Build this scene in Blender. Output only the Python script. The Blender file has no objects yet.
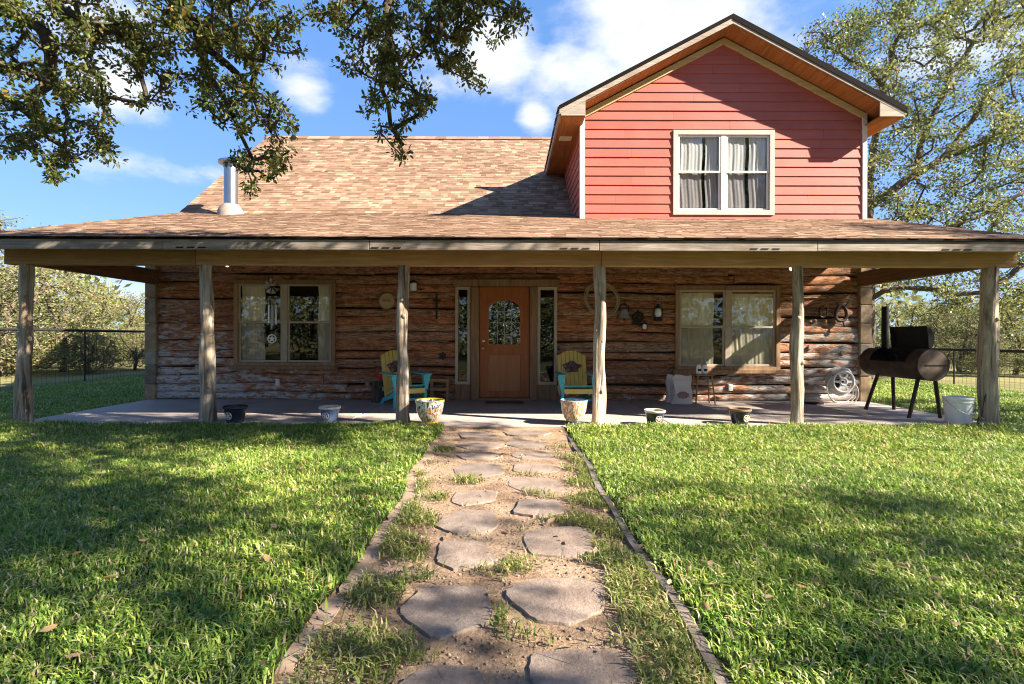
import bpy, bmesh, math, random
import numpy as np
from mathutils import Vector, Matrix
R = math.radians
random.seed(7)
rng = np.random.default_rng(7)
C = bpy.context.scene.collection
S = bpy.context.scene

# ------------------------------------------------------------------ camera, world, sun, exposure
H = 1.21            # eye height
F = 500.0           # focal length in pixels of the 1024 px wide picture
def P(x, y, d):     # picture position and distance -> world point
    return Vector(((x-508)*d/F, d, H+(338-y)*d/F))
cam = bpy.data.cameras.new('camera')
co = bpy.data.objects.new('camera', cam); C.objects.link(co)
co.location = (0, 0, H); co.rotation_euler = (R(90), 0, 0)
co.rotation_euler = (Matrix.Rotation(R(90), 4, 'X') @ Matrix.Rotation(R(0.17), 4, 'Z')).to_euler()
cam.sensor_width = 36; cam.lens = 36*F/1024
cam.shift_x = 4/1024; cam.shift_y = -4/1024
cam.clip_start = 0.05; cam.clip_end = 2000
S.camera = co

SUN = Vector((1.5, -0.57, 1.0)).normalized()      # towards the sun
w = bpy.data.worlds.new('World'); S.world = w; w.use_nodes = True
nt = w.node_tree; nt.nodes.clear()
def wn(t, **k):
    n = nt.nodes.new(t)
    for a, v in k.items(): setattr(n, a, v)
    return n
sky = wn('ShaderNodeTexSky', sky_type='NISHITA', sun_disc=False)
sky.sun_elevation = math.asin(SUN.z)
sky.sun_rotation = math.atan2(SUN.x, SUN.y)
sky.air_density = 1.0; sky.dust_density = 0.25; sky.ozone_density = 2.5
bg = wn('ShaderNodeBackground'); bg.inputs['Strength'].default_value = 0.105
out = wn('ShaderNodeOutputWorld')
tc = wn('ShaderNodeTexCoord')
nz = wn('ShaderNodeTexNoise'); nz.inputs['Scale'].default_value = 5.0; nz.inputs['Detail'].default_value = 9; nz.inputs['Roughness'].default_value = .6
mp = wn('ShaderNodeMapping'); mp.inputs['Scale'].default_value = (1, 1, 1.9)
nt.links.new(tc.outputs['Generated'], mp.inputs['Vector'])
nt.links.new(mp.outputs['Vector'], nz.inputs['Vector'])
prev = None
def blob(px, py, rx, ry, amp):
    """a cloud: an ellipsoid of directions"""
    global prev
    c = (P(px, py, 1) - Vector((0, 0, H))).normalized()
    s1 = wn('ShaderNodeVectorMath', operation='SUBTRACT'); nt.links.new(tc.outputs['Generated'], s1.inputs[0]); s1.inputs[1].default_value = c
    s2 = wn('ShaderNodeVectorMath', operation='MULTIPLY'); nt.links.new(s1.outputs[0], s2.inputs[0])
    k = F*c.y**-1
    s2.inputs[1].default_value = (F/rx, F/rx, F/ry)
    ln = wn('ShaderNodeVectorMath', operation='LENGTH'); nt.links.new(s2.outputs[0], ln.inputs[0])
    mr = wn('ShaderNodeMapRange', interpolation_type='SMOOTHSTEP'); nt.links.new(ln.outputs['Value'], mr.inputs['Value'])
    mr.inputs['From Min'].default_value = 0; mr.inputs['From Max'].default_value = 1.3
    mr.inputs['To Min'].default_value = amp; mr.inputs['To Max'].default_value = 0
    if prev is None: prev = mr.outputs[0]
    else:
        a = wn('ShaderNodeMath', operation='MAXIMUM'); nt.links.new(prev, a.inputs[0]); nt.links.new(mr.outputs[0], a.inputs[1]); prev = a.outputs[0]
for b in ((670, 25, 130, 75, .62), (590, 75, 75, 45, .55), (537, 118, 24, 20, .5), (500, 50, 60, 40, .45), (300, 88, 36, 34, .46), (118, 85, 46, 34, .46), (150, 168, 75, 20, .40), (212, 172, 40, 18, .34),
          (960, 60, 70, 60, .33), (90, 20, 60, 40, .36), (390, 60, 60, 40, .3), (60, 285, 160, 30, .35), (560, -150, 420, 90, .35)):
    blob(*b)
add = wn('ShaderNodeMath', operation='ADD'); nt.links.new(prev, add.inputs[0])
sc = wn('ShaderNodeMath', operation='MULTIPLY_ADD'); nt.links.new(nz.outputs['Fac'], sc.inputs[0]); sc.inputs[1].default_value = 1.15; sc.inputs[2].default_value = -0.42
nt.links.new(sc.outputs[0], add.inputs[1])
ramp = wn('ShaderNodeMapRange', interpolation_type='SMOOTHSTEP'); nt.links.new(add.outputs[0], ramp.inputs['Value'])
ramp.inputs['From Min'].default_value = 0.30; ramp.inputs['From Max'].default_value = 0.72; ramp.inputs['To Max'].default_value = 0.93
mx = wn('ShaderNodeMix', data_type='RGBA'); nt.links.new(ramp.outputs[0], mx.inputs['Factor'])
hs = wn('ShaderNodeHueSaturation'); hs.inputs['Saturation'].default_value = 1.28; hs.inputs['Value'].default_value = .92
nt.links.new(sky.outputs[0], hs.inputs['Color'])
gm = wn('ShaderNodeGamma'); gm.inputs['Gamma'].default_value = .42; nt.links.new(hs.outputs[0], gm.inputs['Color'])     # evens the horizon glow
tn = wn('ShaderNodeMix', data_type='RGBA', blend_type='MULTIPLY'); tn.inputs[0].default_value = 1; nt.links.new(gm.outputs[0], tn.inputs[6]); tn.inputs[7].default_value = (.63, .82, 1.25, 1)
nt.links.new(tn.outputs[2], mx.inputs[6]); mx.inputs[7].default_value = (2.25, 2.3, 2.45, 1)
nt.links.new(mx.outputs[2], bg.inputs['Color']); nt.links.new(bg.outputs[0], out.inputs['Surface'])

sl = bpy.data.lights.new('sun', 'SUN'); sl.energy = 5.0; sl.angle = R(0.53); sl.color = (1.0, .91, .78)
so = bpy.data.objects.new('sun', sl); C.objects.link(so)
so.rotation_euler = SUN.to_track_quat('Z', 'Y').to_euler(); so.location = (20, -8, 20)
S.cycles.filter_width = 1.1
S.view_settings.view_transform = 'Standard'; S.view_settings.look = 'None'
S.view_settings.gamma = 1; S.view_settings.exposure = 2.25; S.view_settings.use_curve_mapping = False

# ------------------------------------------------------------------ material helpers
class NT:
    def __init__(s, name):
        s.m = bpy.data.materials.new(name); s.m.use_nodes = True; s.t = s.m.node_tree; s.t.nodes.clear()
        s.out = s.n('ShaderNodeOutputMaterial'); s.b = s.n('ShaderNodeBsdfPrincipled'); s.l(s.b.outputs[0], s.out.inputs[0])
    def n(s, t, **k):
        n = s.t.nodes.new(t)
        for a, v in k.items(): setattr(n, a, v)
        return n
    def l(s, a, b): s.t.links.new(a, b)
    def coord(s, scale=(1, 1, 1), kind='Object', loc=(0, 0, 0)):
        c = s.n('ShaderNodeTexCoord'); m = s.n('ShaderNodeMapping'); m.inputs['Scale'].default_value = scale; m.inputs['Location'].default_value = loc
        s.l(c.outputs[kind], m.inputs['Vector']); return m.outputs[0]
    def noise(s, vec, scale=1, detail=5, rough=.55, dist=0):
        n = s.n('ShaderNodeTexNoise'); n.inputs['Scale'].default_value = scale; n.inputs['Detail'].default_value = detail
        n.inputs['Roughness'].default_value = rough; n.inputs['Distortion'].default_value = dist
        s.l(vec, n.inputs['Vector']); return n.outputs['Fac']
    def ramp(s, fac, stops):
        r = s.n('ShaderNodeValToRGB'); e = r.color_ramp.elements
        while len(e) < len(stops): e.new(.5)
        for i, (p, c) in enumerate(stops):
            e[i].position = p; e[i].color = (c, c, c, 1) if not isinstance(c, tuple) else (*c, 1)
        s.l(fac, r.inputs[0]); return r.outputs[0]
    def mix(s, fac, a, b, mode='MIX'):
        m = s.n('ShaderNodeMix', data_type='RGBA', blend_type=mode)
        for v, i in ((fac, 0), (a, 6), (b, 7)):
            if isinstance(v, (int, float)): m.inputs[i].default_value = v if i == 0 else (v, v, v, 1)
            elif isinstance(v, tuple): m.inputs[i].default_value = (*v, 1)
            else: s.l(v, m.inputs[i])
        return m.outputs[2]
    def math(s, op, a, b=None, c=None):
        m = s.n('ShaderNodeMath', operation=op)
        for i, v in enumerate((a, b, c)):
            if v is None: continue
            if isinstance(v, (int, float)): m.inputs[i].default_value = v
            else: s.l(v, m.inputs[i])
        return m.outputs[0]
    def island(s): return s.n('ShaderNodeNewGeometry').outputs['Random Per Island']
    def set(s, color=None, rough=.8, metal=0, spec=.3):
        if color is not None:
            if isinstance(color, tuple): s.b.inputs['Base Color'].default_value = (*color, 1)
            else: s.l(color, s.b.inputs['Base Color'])
        if isinstance(rough, (int, float)): s.b.inputs['Roughness'].default_value = rough
        else: s.l(rough, s.b.inputs['Roughness'])
        s.b.inputs['Metallic'].default_value = metal; s.b.inputs['Specular IOR Level'].default_value = spec
        return s
    def bump(s, h, strength=.5, dist=.01):
        b = s.n('ShaderNodeBump'); b.inputs['Strength'].default_value = strength; b.inputs['Distance'].default_value = dist
        s.l(h, b.inputs['Height']); s.l(b.outputs[0], s.b.inputs['Normal']); return s

def plain(name, c, rough=.6, metal=0, spec=.4, var=.25, scale=9, bump=.15):
    t = NT(name); v = t.coord(); n = t.noise(v, scale, 6, .6)
    k = t.ramp(n, [(.25, tuple(x*(1-var) for x in c)), (.75, tuple(min(1, x*(1+var)) for x in c))])
    t.set(k, rough, metal, spec).bump(n, bump, .004); return t.m

def wood(name, c1, c2, c3=None, axis=0, scale=1.0, rough=.8, bump=.5, isl=.35):
    """grained wood; axis = direction of the grain"""
    t = NT(name); sc_ = [14*scale]*3; sc_[axis] = .9*scale
    v = t.coord(tuple(sc_)); n = t.noise(v, 2.2, 8, .68, .6); n2 = t.noise(t.coord((1.3,)*3), 1.2, 4)
    c = t.ramp(n, [(.28, c1), (.5, tuple((a+b)/2 for a, b in zip(c1, c2))), (.72, c2)])
    if c3: c = t.mix(t.ramp(n2, [(.48, 0.), (.68, .8)]), c, c3)
    i = t.island(); k = t.math('MULTIPLY_ADD', i, isl*2, 1-isl)
    c = t.mix(1, c, k, 'MULTIPLY')
    t.set(c, rough, 0, .25).bump(n, bump, .008); return t.m

M = {}
# hewn logs: island-random hue, grain, knots, checks, whitish peeled bark low on the wall
def log_mat():
    t = NT('log')
    i = t.island()
    c0 = t.n('ShaderNodeTexCoord'); off = t.n('ShaderNodeVectorMath', operation='ADD'); t.l(c0.outputs['Object'], off.inputs[0])
    cmb = t.n('ShaderNodeCombineXYZ'); t.l(t.math('MULTIPLY', i, 37.), cmb.inputs[0]); t.l(cmb.outputs[0], off.inputs[1])
    mp_ = t.n('ShaderNodeMapping'); mp_.inputs['Scale'].default_value = (2.6, 15, 15); t.l(off.outputs[0], mp_.inputs['Vector'])
    g = t.noise(mp_.outputs[0], 1.7, 10, .76, 1.3)
    mp2 = t.n('ShaderNodeMapping'); mp2.inputs['Scale'].default_value = (3.2, 6, 8); t.l(off.outputs[0], mp2.inputs['Vector'])
    p = t.noise(mp2.outputs[0], 1.4, 7, .62, .3)
    base = t.ramp(i, [(0., (.28, .13, .07)), (.25, (.44, .17, .08)), (.45, (.34, .165, .095)), (.62, (.48, .195, .085)), (.8, (.37, .185, .11)), (1., (.42, .24, .15))])
    c = t.mix(1, base, t.ramp(g, [(.33, .06), (.46, .8), (.66, 2.0)]), 'MULTIPLY')
    c = t.mix(t.ramp(p, [(.52, 0.), (.66, .6)]), c, (.07, .036, .022))                     # dark stains
    # greyer towards the right end, whitish bark on low logs at both ends
    sep = t.n('ShaderNodeSeparateXYZ'); t.l(c0.outputs['Object'], sep.inputs[0])
    gx = t.n('ShaderNodeMapRange'); t.l(sep.outputs[0], gx.inputs[0]); gx.inputs[1].default_value = 0.5; gx.inputs[2].default_value = 2.6; gx.inputs[4].default_value = .5
    c = t.mix(gx.outputs[0], c, t.mix(1, c, (.82, 1.02, 1.1), 'MULTIPLY'))
    ax = t.math('ABSOLUTE', sep.outputs[0])
    m1 = t.n('ShaderNodeMapRange'); t.l(ax, m1.inputs[0]); m1.inputs[1].default_value = 2.6; m1.inputs[2].default_value = 6.6; m1.inputs[3].default_value = -.06; m1.inputs[4].default_value = .16
    m2 = t.n('ShaderNodeMapRange'); t.l(sep.outputs[2], m2.inputs[0]); m2.inputs[1].default_value = .1; m2.inputs[2].default_value = 1.9; m2.inputs[3].default_value = .10; m2.inputs[4].default_value = -.14
    wv = t.math('ADD', t.math('ADD', p, m1.outputs[0]), m2.outputs[0])
    wmask = t.math('MULTIPLY', t.ramp(wv, [(.555, 0.), (.67, .95)]), t.ramp(g, [(.40, .0), (.50, 1.)]))
    c = t.mix(wmask, c, (.62, .59, .55))
    t.set(c, .85, 0, .2).bump(t.math('ADD', g, t.math('MULTIPLY', p, .8)), 1.0, .035); return t.m
M['log'] = log_mat()
M['chink'] = plain('chinking', (.03, .022, .018), .95, var=.5, scale=4)
M['knot'] = plain('cut_knot', (.30, .24, .19), .9, var=.5, scale=18); M['glint'] = plain('pale_joint_glint', (.50, .42, .33), .9, var=.3, scale=6)  # the pale one stands in for light reflected along log joints
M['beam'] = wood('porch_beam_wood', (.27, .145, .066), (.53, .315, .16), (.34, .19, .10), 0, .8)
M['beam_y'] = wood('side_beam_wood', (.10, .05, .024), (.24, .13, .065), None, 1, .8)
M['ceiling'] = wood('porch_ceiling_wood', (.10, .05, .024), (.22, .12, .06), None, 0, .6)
M['fascia'] = wood('weathered_fascia', (.10, .075, .058), (.44, .37, .30), (.13, .085, .055), 0, .9, isl=.25)
M['rake'] = wood('rake_board', (.22, .175, .13), (.45, .38, .30), (.20, .13, .08), 0, .8, isl=.1)
M['soffit'] = wood('orange_soffit_plywood', (.20, .072, .022), (.44, .19, .066), None, 1, .8, isl=.15)
M['frieze'] = wood('yellow_frieze_board', (.42, .31, .12), (.62, .50, .25), None, 0, .8, isl=.1)
M['drip'] = plain('dark_drip_edge', (.010, .007, .0055), .9, spec=.08)
M['corner'] = wood('pale_corner_board', (.58, .52, .40), (.74, .69, .58), None, 2, .6, bump=.2, isl=.1)
M['wtrim'] = wood('cream_window_trim', (.40, .35, .26), (.56, .50, .40), None, 2, .6, bump=.2, isl=.06)
M['sash'] = plain('taupe_sash', (.42, .35, .26), .5, var=.12)
M['sash_w'] = plain('ivory_sash', (.68, .65, .57), .45, var=.08)
M['brown_trim'] = wood('brown_casing', (.17, .10, .055), (.40, .25, .14), None, 2, .8)
M['dark'] = plain('dark_interior', (.016, .014, .013), .95, var=.4)
M['door'] = wood('red_brown_door', (.27, .08, .026), (.41, .14, .045), None, 2, .8, .42, .12, .05)
M['doorlow'] = wood('faded_door_panel', (.30, .115, .045), (.45, .20, .085), None, 2, .8, .5, .15, .05)
M['post'] = None
def post_mat():
    t = NT('bark_stripped_cedar'); v = t.coord((9, 9, .8)); g = t.noise(v, 1.5, 8, .68, 1.1); p = t.noise(t.coord((2.5, 2.5, 1.1)), 1.3, 5, .6)
    c = t.ramp(g, [(.32, (.06, .043, .03)), (.43, (.22, .165, .115)), (.56, (.42, .345, .26)), (.72, (.58, .51, .42))])
    c = t.mix(t.ramp(p, [(.50, 0.), (.68, .5)]), c, (.34, .21, .11))
    c = t.mix(t.ramp(t.noise(v, .8, 5, .6, .5), [(.58, 0.), (.64, .85)]), c, (.60, .54, .46))
    t.set(c, .85, 0, .2).bump(g, .9, .02); return t.m
M['post'] = post_mat()
def stone_mat():
    t = NT('tan_corner_blocks'); i = t.island(); n = t.noise(t.coord((1, 1, 1)), 9, 7, .65)
    c = t.mix(1, t.ramp(i, [(0, (.26, .17, .095)), (.35, (.36, .255, .15)), (.7, (.22, .17, .12)), (1, (.42, .36, .28))]), t.ramp(n, [(.3, .6), (.7, 1.3)]), 'MULTIPLY')
    t.set(c, .9, 0, .2).bump(n, .6, .01); return t.m
M['stone'] = stone_mat()
def siding_mat():
    t = NT('red_siding'); v = t.coord((.8, 10, 10)); g = t.noise(v, 3, 7, .65, .4); i = t.island(); n = t.noise(t.coord((1,)*3), 1.5, 5)
    c = t.mix(1, (.40, .098, .066), t.ramp(i, [(0, .84), (1, 1.12)]), 'MULTIPLY')
    c = t.mix(t.ramp(n, [(.4, 0.), (.7, .6)]), c, (.42, .125, .088))
    c = t.mix(1, c, t.ramp(g, [(.25, .88), (.7, 1.06)]), 'MULTIPLY')
    t.set(c, .62, 0, .3).bump(g, .35, .004); return t.m
M['siding'] = siding_mat()
def shingle_mat():
    t = NT('tan_shingles'); i = t.island(); n = t.noise(t.coord(), 130, 3, .7); n2 = t.noise(t.coord(), .7, 4)
    c = t.ramp(i, [(0, (.145, .085, .053)), (.3, (.195, .118, .074)), (.6, (.23, .143, .092)), (.85, (.27, .176, .114)), (1, (.34, .235, .16))])
    c = t.mix(1, c, t.ramp(n, [(.3, .72), (.7, 1.28)]), 'MULTIPLY')
    c = t.mix(1, c, t.ramp(n2, [(.3, .86), (.7, 1.1)]), 'MULTIPLY')
    t.set(c, .95, 0, .15).bump(n, .35, .004); return t.m
M['shingle'] = shingle_mat()
def concrete():
    t = NT('patio_concrete'); a = t.noise(t.coord(), 1.3, 8, .62); b = t.noise(t.coord(), 60, 4, .6)
    c = t.ramp(a, [(.3, (.29, .235, .205)), (.55, (.37, .31, .275)), (.75, (.44, .375, .335))])
    c = t.mix(1, c, t.ramp(b, [(.3, .86), (.7, 1.1)]), 'MULTIPLY')
    t.set(c, .72, 0, .35).bump(b, .2, .004); return t.m
M['concrete'] = concrete()
def dirt():
    t = NT('path_dirt'); a = t.noise(t.coord(), 2.2, 8, .65); b = t.noise(t.coord(), 45, 6, .7)
    c = t.ramp(a, [(.3, (.16, .10, .062)), (.5, (.29, .195, .125)), (.72, (.38, .275, .19))])
    c = t.mix(1, c, t.ramp(b, [(.3, .6), (.7, 1.3)]), 'MULTIPLY')
    t.set(c, .95, 0, .15).bump(t.math('ADD', b, a), .9, .02); return t.m
M['dirt'] = dirt()
def ground():
    t = NT('yard_ground'); a = t.noise(t.coord(), .35, 8, .65); b = t.noise(t.coord(), 22, 6, .7)
    near = t.ramp(b, [(.3, (.018, .022, .008)), (.55, (.04, .045, .015)), (.75, (.08, .07, .034))])
    far = t.ramp(a, [(.3, (.13, .13, .05)), (.7, (.24, .21, .09))])
    sep = t.n('ShaderNodeSeparateXYZ'); t.l(t.coord(), sep.inputs[0])
    m = t.n('ShaderNodeMapRange'); t.l(t.math('ABSOLUTE', sep.outputs[0]), m.inputs[0]); m.inputs[1].default_value = 10.9; m.inputs[2].default_value = 12.5
    t.set(t.mix(m.outputs[0], near, far), .95, 0, .1).bump(b, .8, .03); return t.m
M['ground'] = ground()
def flag():
    t = NT('flagstone'); i = t.island(); a = t.noise(t.coord(), 3.5, 8, .68, .4); b = t.noise(t.coord(), 70, 4, .7)
    o = t.n('ShaderNodeObjectInfo').outputs['Random']
    c = t.ramp(a, [(.28, (.13, .098, .078)), (.52, (.235, .185, .15)), (.75, (.32, .262, .216))])
    c = t.mix(1, c, t.ramp(o, [(0, (.85, .84, .84)), (1, (1.15, 1.08, 1.02))]), 'MULTIPLY')
    c = t.mix(1, c, t.ramp(b, [(.3, .8), (.7, 1.15)]), 'MULTIPLY')
    t.set(c, .88, 0, .25).bump(t.math('MULTIPLY_ADD', a, 1.5, b), .6, .01); return t.m
M['flag'] = flag()
def blade(name, stops, dead=(.30, .24, .11), deadp=.93, transl=.35):
    t = NT(name); i = t.island(); n = t.noise(t.coord(), .9, 5, .6); n3 = t.noise(t.coord(), 5, 3, .6)
    c = t.ramp(i, stops + [(deadp, stops[-1][1]), (min(deadp+.01, 1), dead)])
    c = t.mix(1, c, t.ramp(n, [(.3, (.80, .85, .8)), (.7, (1.25, 1.12, .95))]), 'MULTIPLY')
    c = t.mix(1, c, t.ramp(n3, [(.3, .85), (.7, 1.15)]), 'MULTIPLY')
    t.set(c, .45, 0, .32)
    tr = t.n('ShaderNodeBsdfTranslucent'); t.l(c, tr.inputs[0])
    ms = t.n('ShaderNodeMixShader'); ms.inputs[0].default_value = transl
    t.l(t.b.outputs[0], ms.inputs[1]); t.l(tr.outputs[0], ms.inputs[2]); t.l(ms.outputs[0], t.out.inputs[0]); return t.m
M['grass'] = blade('lawn_blades', [(0., (.065, .16, .022)), (.4, (.18, .315, .045)), (.75, (.39, .465, .10))], (.64, .55, .36), .915, .38)
M['drygrass'] = blade('path_grass', [(0., (.08, .13, .025)), (.5, (.16, .21, .045)), (.7, (.24, .26, .075))], (.42, .35, .19), .82, .35)
M['leaf'] = blade('oak_leaves', [(0., (.05, .078, .018)), (.5, (.10, .13, .032)), (.85, (.21, .21, .05))], (.24, .14, .04), .95, .5)
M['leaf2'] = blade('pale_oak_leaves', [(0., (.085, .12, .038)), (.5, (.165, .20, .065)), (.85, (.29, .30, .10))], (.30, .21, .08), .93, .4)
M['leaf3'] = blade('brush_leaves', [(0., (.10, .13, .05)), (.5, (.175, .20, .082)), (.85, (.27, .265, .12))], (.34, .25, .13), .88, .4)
M['litter'] = blade('dead_leaves', [(0., (.24, .15, .075)), (.5, (.36, .24, .13)), (.9, (.46, .33, .20))], (.16, .09, .05), .95, .2)
def bark():
    t = NT('oak_bark'); g = t.noise(t.coord((8, 8, 3)), 2.5, 8, .7, .5)
    t.set(t.ramp(g, [(.3, (.035, .026, .02)), (.55, (.10, .08, .062)), (.75, (.19, .16, .13))]), .95, 0, .1).bump(g, .9, .03); return t.m
M['bark'] = bark()
M['bark_l'] = plain('grey_bark', (.11, .08, .055), .95, var=.4, scale=6, bump=.8)
def glass(name, tint=(.97, .98, .97), ior=1.62):
    t = NT(name); g = t.n('ShaderNodeBsdfGlossy'); g.inputs['Roughness'].default_value = .01; g.inputs['Color'].default_value = (1, 1, 1, 1)
    tr = t.n('ShaderNodeBsdfTransparent'); tr.inputs[0].default_value = (*tint, 1)
    ge = t.n('ShaderNodeNewGeometry'); dt = t.n('ShaderNodeVectorMath', operation='DOT_PRODUCT'); t.l(ge.outputs['Incoming'], dt.inputs[0]); t.l(ge.outputs['Normal'], dt.inputs[1])
    f0 = ((ior-1)/(ior+1))**2; sch = t.math('POWER', t.math('SUBTRACT', 1., t.math('ABSOLUTE', dt.outputs['Value'])), 5.)     # same on both faces of the pane
    fr = t.math('MULTIPLY_ADD', sch, 1-f0, f0)
    nz_ = t.noise(t.coord(), 1.4, 2); b = t.n('ShaderNodeBump'); b.inputs['Strength'].default_value = .05; b.inputs['Distance'].default_value = .02
    t.l(nz_, b.inputs['Height']); t.l(b.outputs[0], g.inputs['Normal'])
    ms = t.n('ShaderNodeMixShader'); t.l(fr, ms.inputs[0]); t.l(tr.outputs[0], ms.inputs[1]); t.l(g.outputs[0], ms.inputs[2])
    t.l(ms.outputs[0], t.out.inputs[0]); return t.m
M['glass'] = glass('window_glass')
M['screenglass'] = glass('screened_glass', (.80, .80, .80), 1.45)
M['leadglass'] = glass('leaded_glass', (.55, .6, .6), 2.4)
def cloth(name, c):
    t = NT(name); v = t.noise(t.coord((22, 22, .6)), 1.5, 4); k = t.ramp(v, [(.3, tuple(x*.8 for x in c)), (.7, c)])
    t.set(k, .9, 0, .1); tr = t.n('ShaderNodeBsdfTranslucent'); t.l(k, tr.inputs[0]); ms = t.n('ShaderNodeMixShader'); ms.inputs[0].default_value = .08
    t.l(t.b.outputs[0], ms.inputs[1]); t.l(tr.outputs[0], ms.inputs[2]); t.l(ms.outputs[0], t.out.inputs[0]); return t.m
M['curtain'] = cloth('cream_curtain', (.88, .80, .64))
M['lace'] = cloth('white_lace_curtain', (.62, .60, .58))
M['sheer'] = cloth('sage_curtain', (.84, .80, .60))
M['galv'] = plain('galvanised_pipe', (.30, .32, .34), .33, .95, var=.12, scale=4)
M['iron'] = plain('black_iron', (.03, .027, .025), .6, .5, var=.3)
def rust():
    t = NT('rusty_steel'); n = t.noise(t.coord(), 5, 8, .7); 
    t.set(t.ramp(n, [(.3, (.022, .017, .015)), (.52, (.052, .034, .026)), (.72, (.11, .066, .046))]), .75, .15, .3).bump(n, .3, .005); return t.m
M['rust'] = rust()
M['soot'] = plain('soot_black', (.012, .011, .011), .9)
M['capsteel'] = plain('bare_end_plate', (.11, .075, .056), .75, .1, var=.65, scale=4)
M['turq'] = plain('turquoise_paint', (.06, .37, .42), .5, var=.14)
M['yellow'] = wood('yellow_paint', (.50, .36, .085), (.62, .46, .13), None, 2, .8, .6, .15, .08)
M['yellow_seat'] = plain('yellow_seat_paint', (.62, .47, .13), .55, var=.15)
M['paint_dark'] = None
def motif():
    t = NT('painted_motif'); v = t.n('ShaderNodeTexVoronoi'); v.inputs['Scale'].default_value = 26; t.l(t.coord(), v.inputs['Vector'])
    s = t.n('ShaderNodeSeparateColor'); t.l(v.outputs['Color'], s.inputs[0])
    t.set(t.ramp(s.outputs[0], [(0, (.05, .025, .02)), (.35, (.11, .04, .025)), (.6, (.16, .06, .03)), (.78, (.07, .12, .2)), (.9, (.3, .22, .16)), (1, (.03, .03, .03))]), .6); return t.m
M['paint_dark'] = motif()
M['red'] = plain('red_enamel', (.48, .03, .03), .4, var=.15)
M['white'] = plain('white_plastic', (.76, .76, .74), .45, var=.06)
M['sack'] = plain('printed_sack', (.66, .60, .54), .7, var=.12, scale=5, bump=.5)
M['sackprint'] = plain('sack_print', (.30, .17, .14), .7, var=.5, scale=14)
M['hose'] = plain('pale_hose', (.42, .41, .37), .5, var=.1)
M['reel'] = plain('grey_white_reel', (.50, .50, .49), .5, var=.12)
M['rope'] = plain('pale_rope', (.40, .33, .22), .9, var=.2, scale=40, bump=.5)
M['brass'] = plain('brass', (.62, .42, .14), .3, .9, var=.1)
M['tube'] = plain('pale_chime_tube', (.75, .75, .74), .3, .6, var=.08)
M['tin'] = plain('grey_tin', (.40, .40, .41), .5, .5, var=.2)
M['soil'] = plain('pot_soil', (.05, .035, .025), .95, var=.4, scale=40, bump=.8)
M['navy'] = plain('navy_glaze', (.018, .024, .042), .25, spec=.5, var=.3, scale=5)
M['bluegrey'] = plain('blue_grey_glaze', (.10, .145, .26), .25, spec=.5, var=.35, scale=5)
M['brownpot'] = plain('brown_rim_glaze', (.20, .12, .06), .35, spec=.5, var=.2)
M['creamrim'] = plain('cream_rim_glaze', (.58, .52, .44), .35, spec=.5, var=.12)
M['emblem'] = plain('cream_star_emblem', (.62, .52, .38), .45, var=.1)
M['jar'] = plain('white_stoneware', (.80, .79, .76), .3, var=.08)
M['mat'] = plain('coir_mat', (.10, .065, .04), .95, var=.4, scale=60, bump=.7)
M['rubber'] = wood('grey_edging', (.07, .06, .055), (.17, .145, .13), (.13, .095, .07), 1, .6)
M['edgestone'] = plain('pale_edging_stone', (.28, .195, .135), .9, var=.3, scale=7, bump=.7)
M['disc'] = wood('pale_log_slice', (.40, .28, .14), (.55, .42, .24), None, 0, .5, isl=.05)
def lampmat(name, c, s):
    t = NT(name); t.set((.9, .85, .7), .3); t.b.inputs['Emission Color'].default_value = (*c, 1); t.b.inputs['Emission Strength'].default_value = s; return t.m
M['bulb'] = lampmat('warm_bulb', (1, .62, .22), 3.0)
M['frost'] = plain('frosted_lamp_glass', (.72, .78, .80), .25, var=.05)
def talavera(name, ground, rim, a, b, z0, z1, base, cut):
    """glazed bowl: dark leafy sprigs over a busy floral band, object coordinates"""
    t = NT(name); sep = t.n('ShaderNodeSeparateXYZ'); t.l(t.coord(), sep.inputs[0]); x, y, z = sep.outputs[:3]
    v = t.math('DIVIDE', t.math('SUBTRACT', z, z0), z1-z0); ang = t.math('MULTIPLY', t.math('ARCTAN2', y, x), 1.6)
    cb = t.n('ShaderNodeCombineXYZ'); t.l(ang, cb.inputs[0]); t.l(t.math('MULTIPLY', v, 2.0), cb.inputs[1])
    n1 = t.noise(cb.outputs[0], 3.4, 3, .55); vo = t.n('ShaderNodeTexVoronoi'); vo.inputs['Scale'].default_value = 5.5; t.l(cb.outputs[0], vo.inputs['Vector'])
    sc_ = t.n('ShaderNodeSeparateColor'); t.l(vo.outputs['Color'], sc_.inputs[0])
    flo = t.mix(t.ramp(vo.outputs['Distance'], [(.50, 0.), (.58, 1.)]), t.ramp(sc_.outputs[0], [(0, b), (.3, rim), (.55, a), (.75, (.55, .22, .05)), (.9, b)]), ground)
    flo = t.mix(t.ramp(vo.outputs['Distance'], [(.10, 1.), (.16, 0.)]), flo, (.75, .62, .3))
    up = t.mix(t.ramp(n1, [(.50, 0.), (.54, 1.)]), ground, a)
    edge = t.math('ADD', v, t.math('MULTIPLY_ADD', t.math('ABSOLUTE', t.math('SINE', t.math('MULTIPLY', ang, 4.))), .14, -.1))
    col = t.mix(t.ramp(edge, [(cut, 0.), (cut+.02, 1.)]), flo, up)
    col = t.mix(t.ramp(v, [(.13, 1.), (.16, 0.)]), col, base)
    col = t.mix(t.ramp(v, [(.89, 0.), (.905, 1.)]), col, rim)
    t.set(col, .2, 0, .6); return t.m

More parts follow.
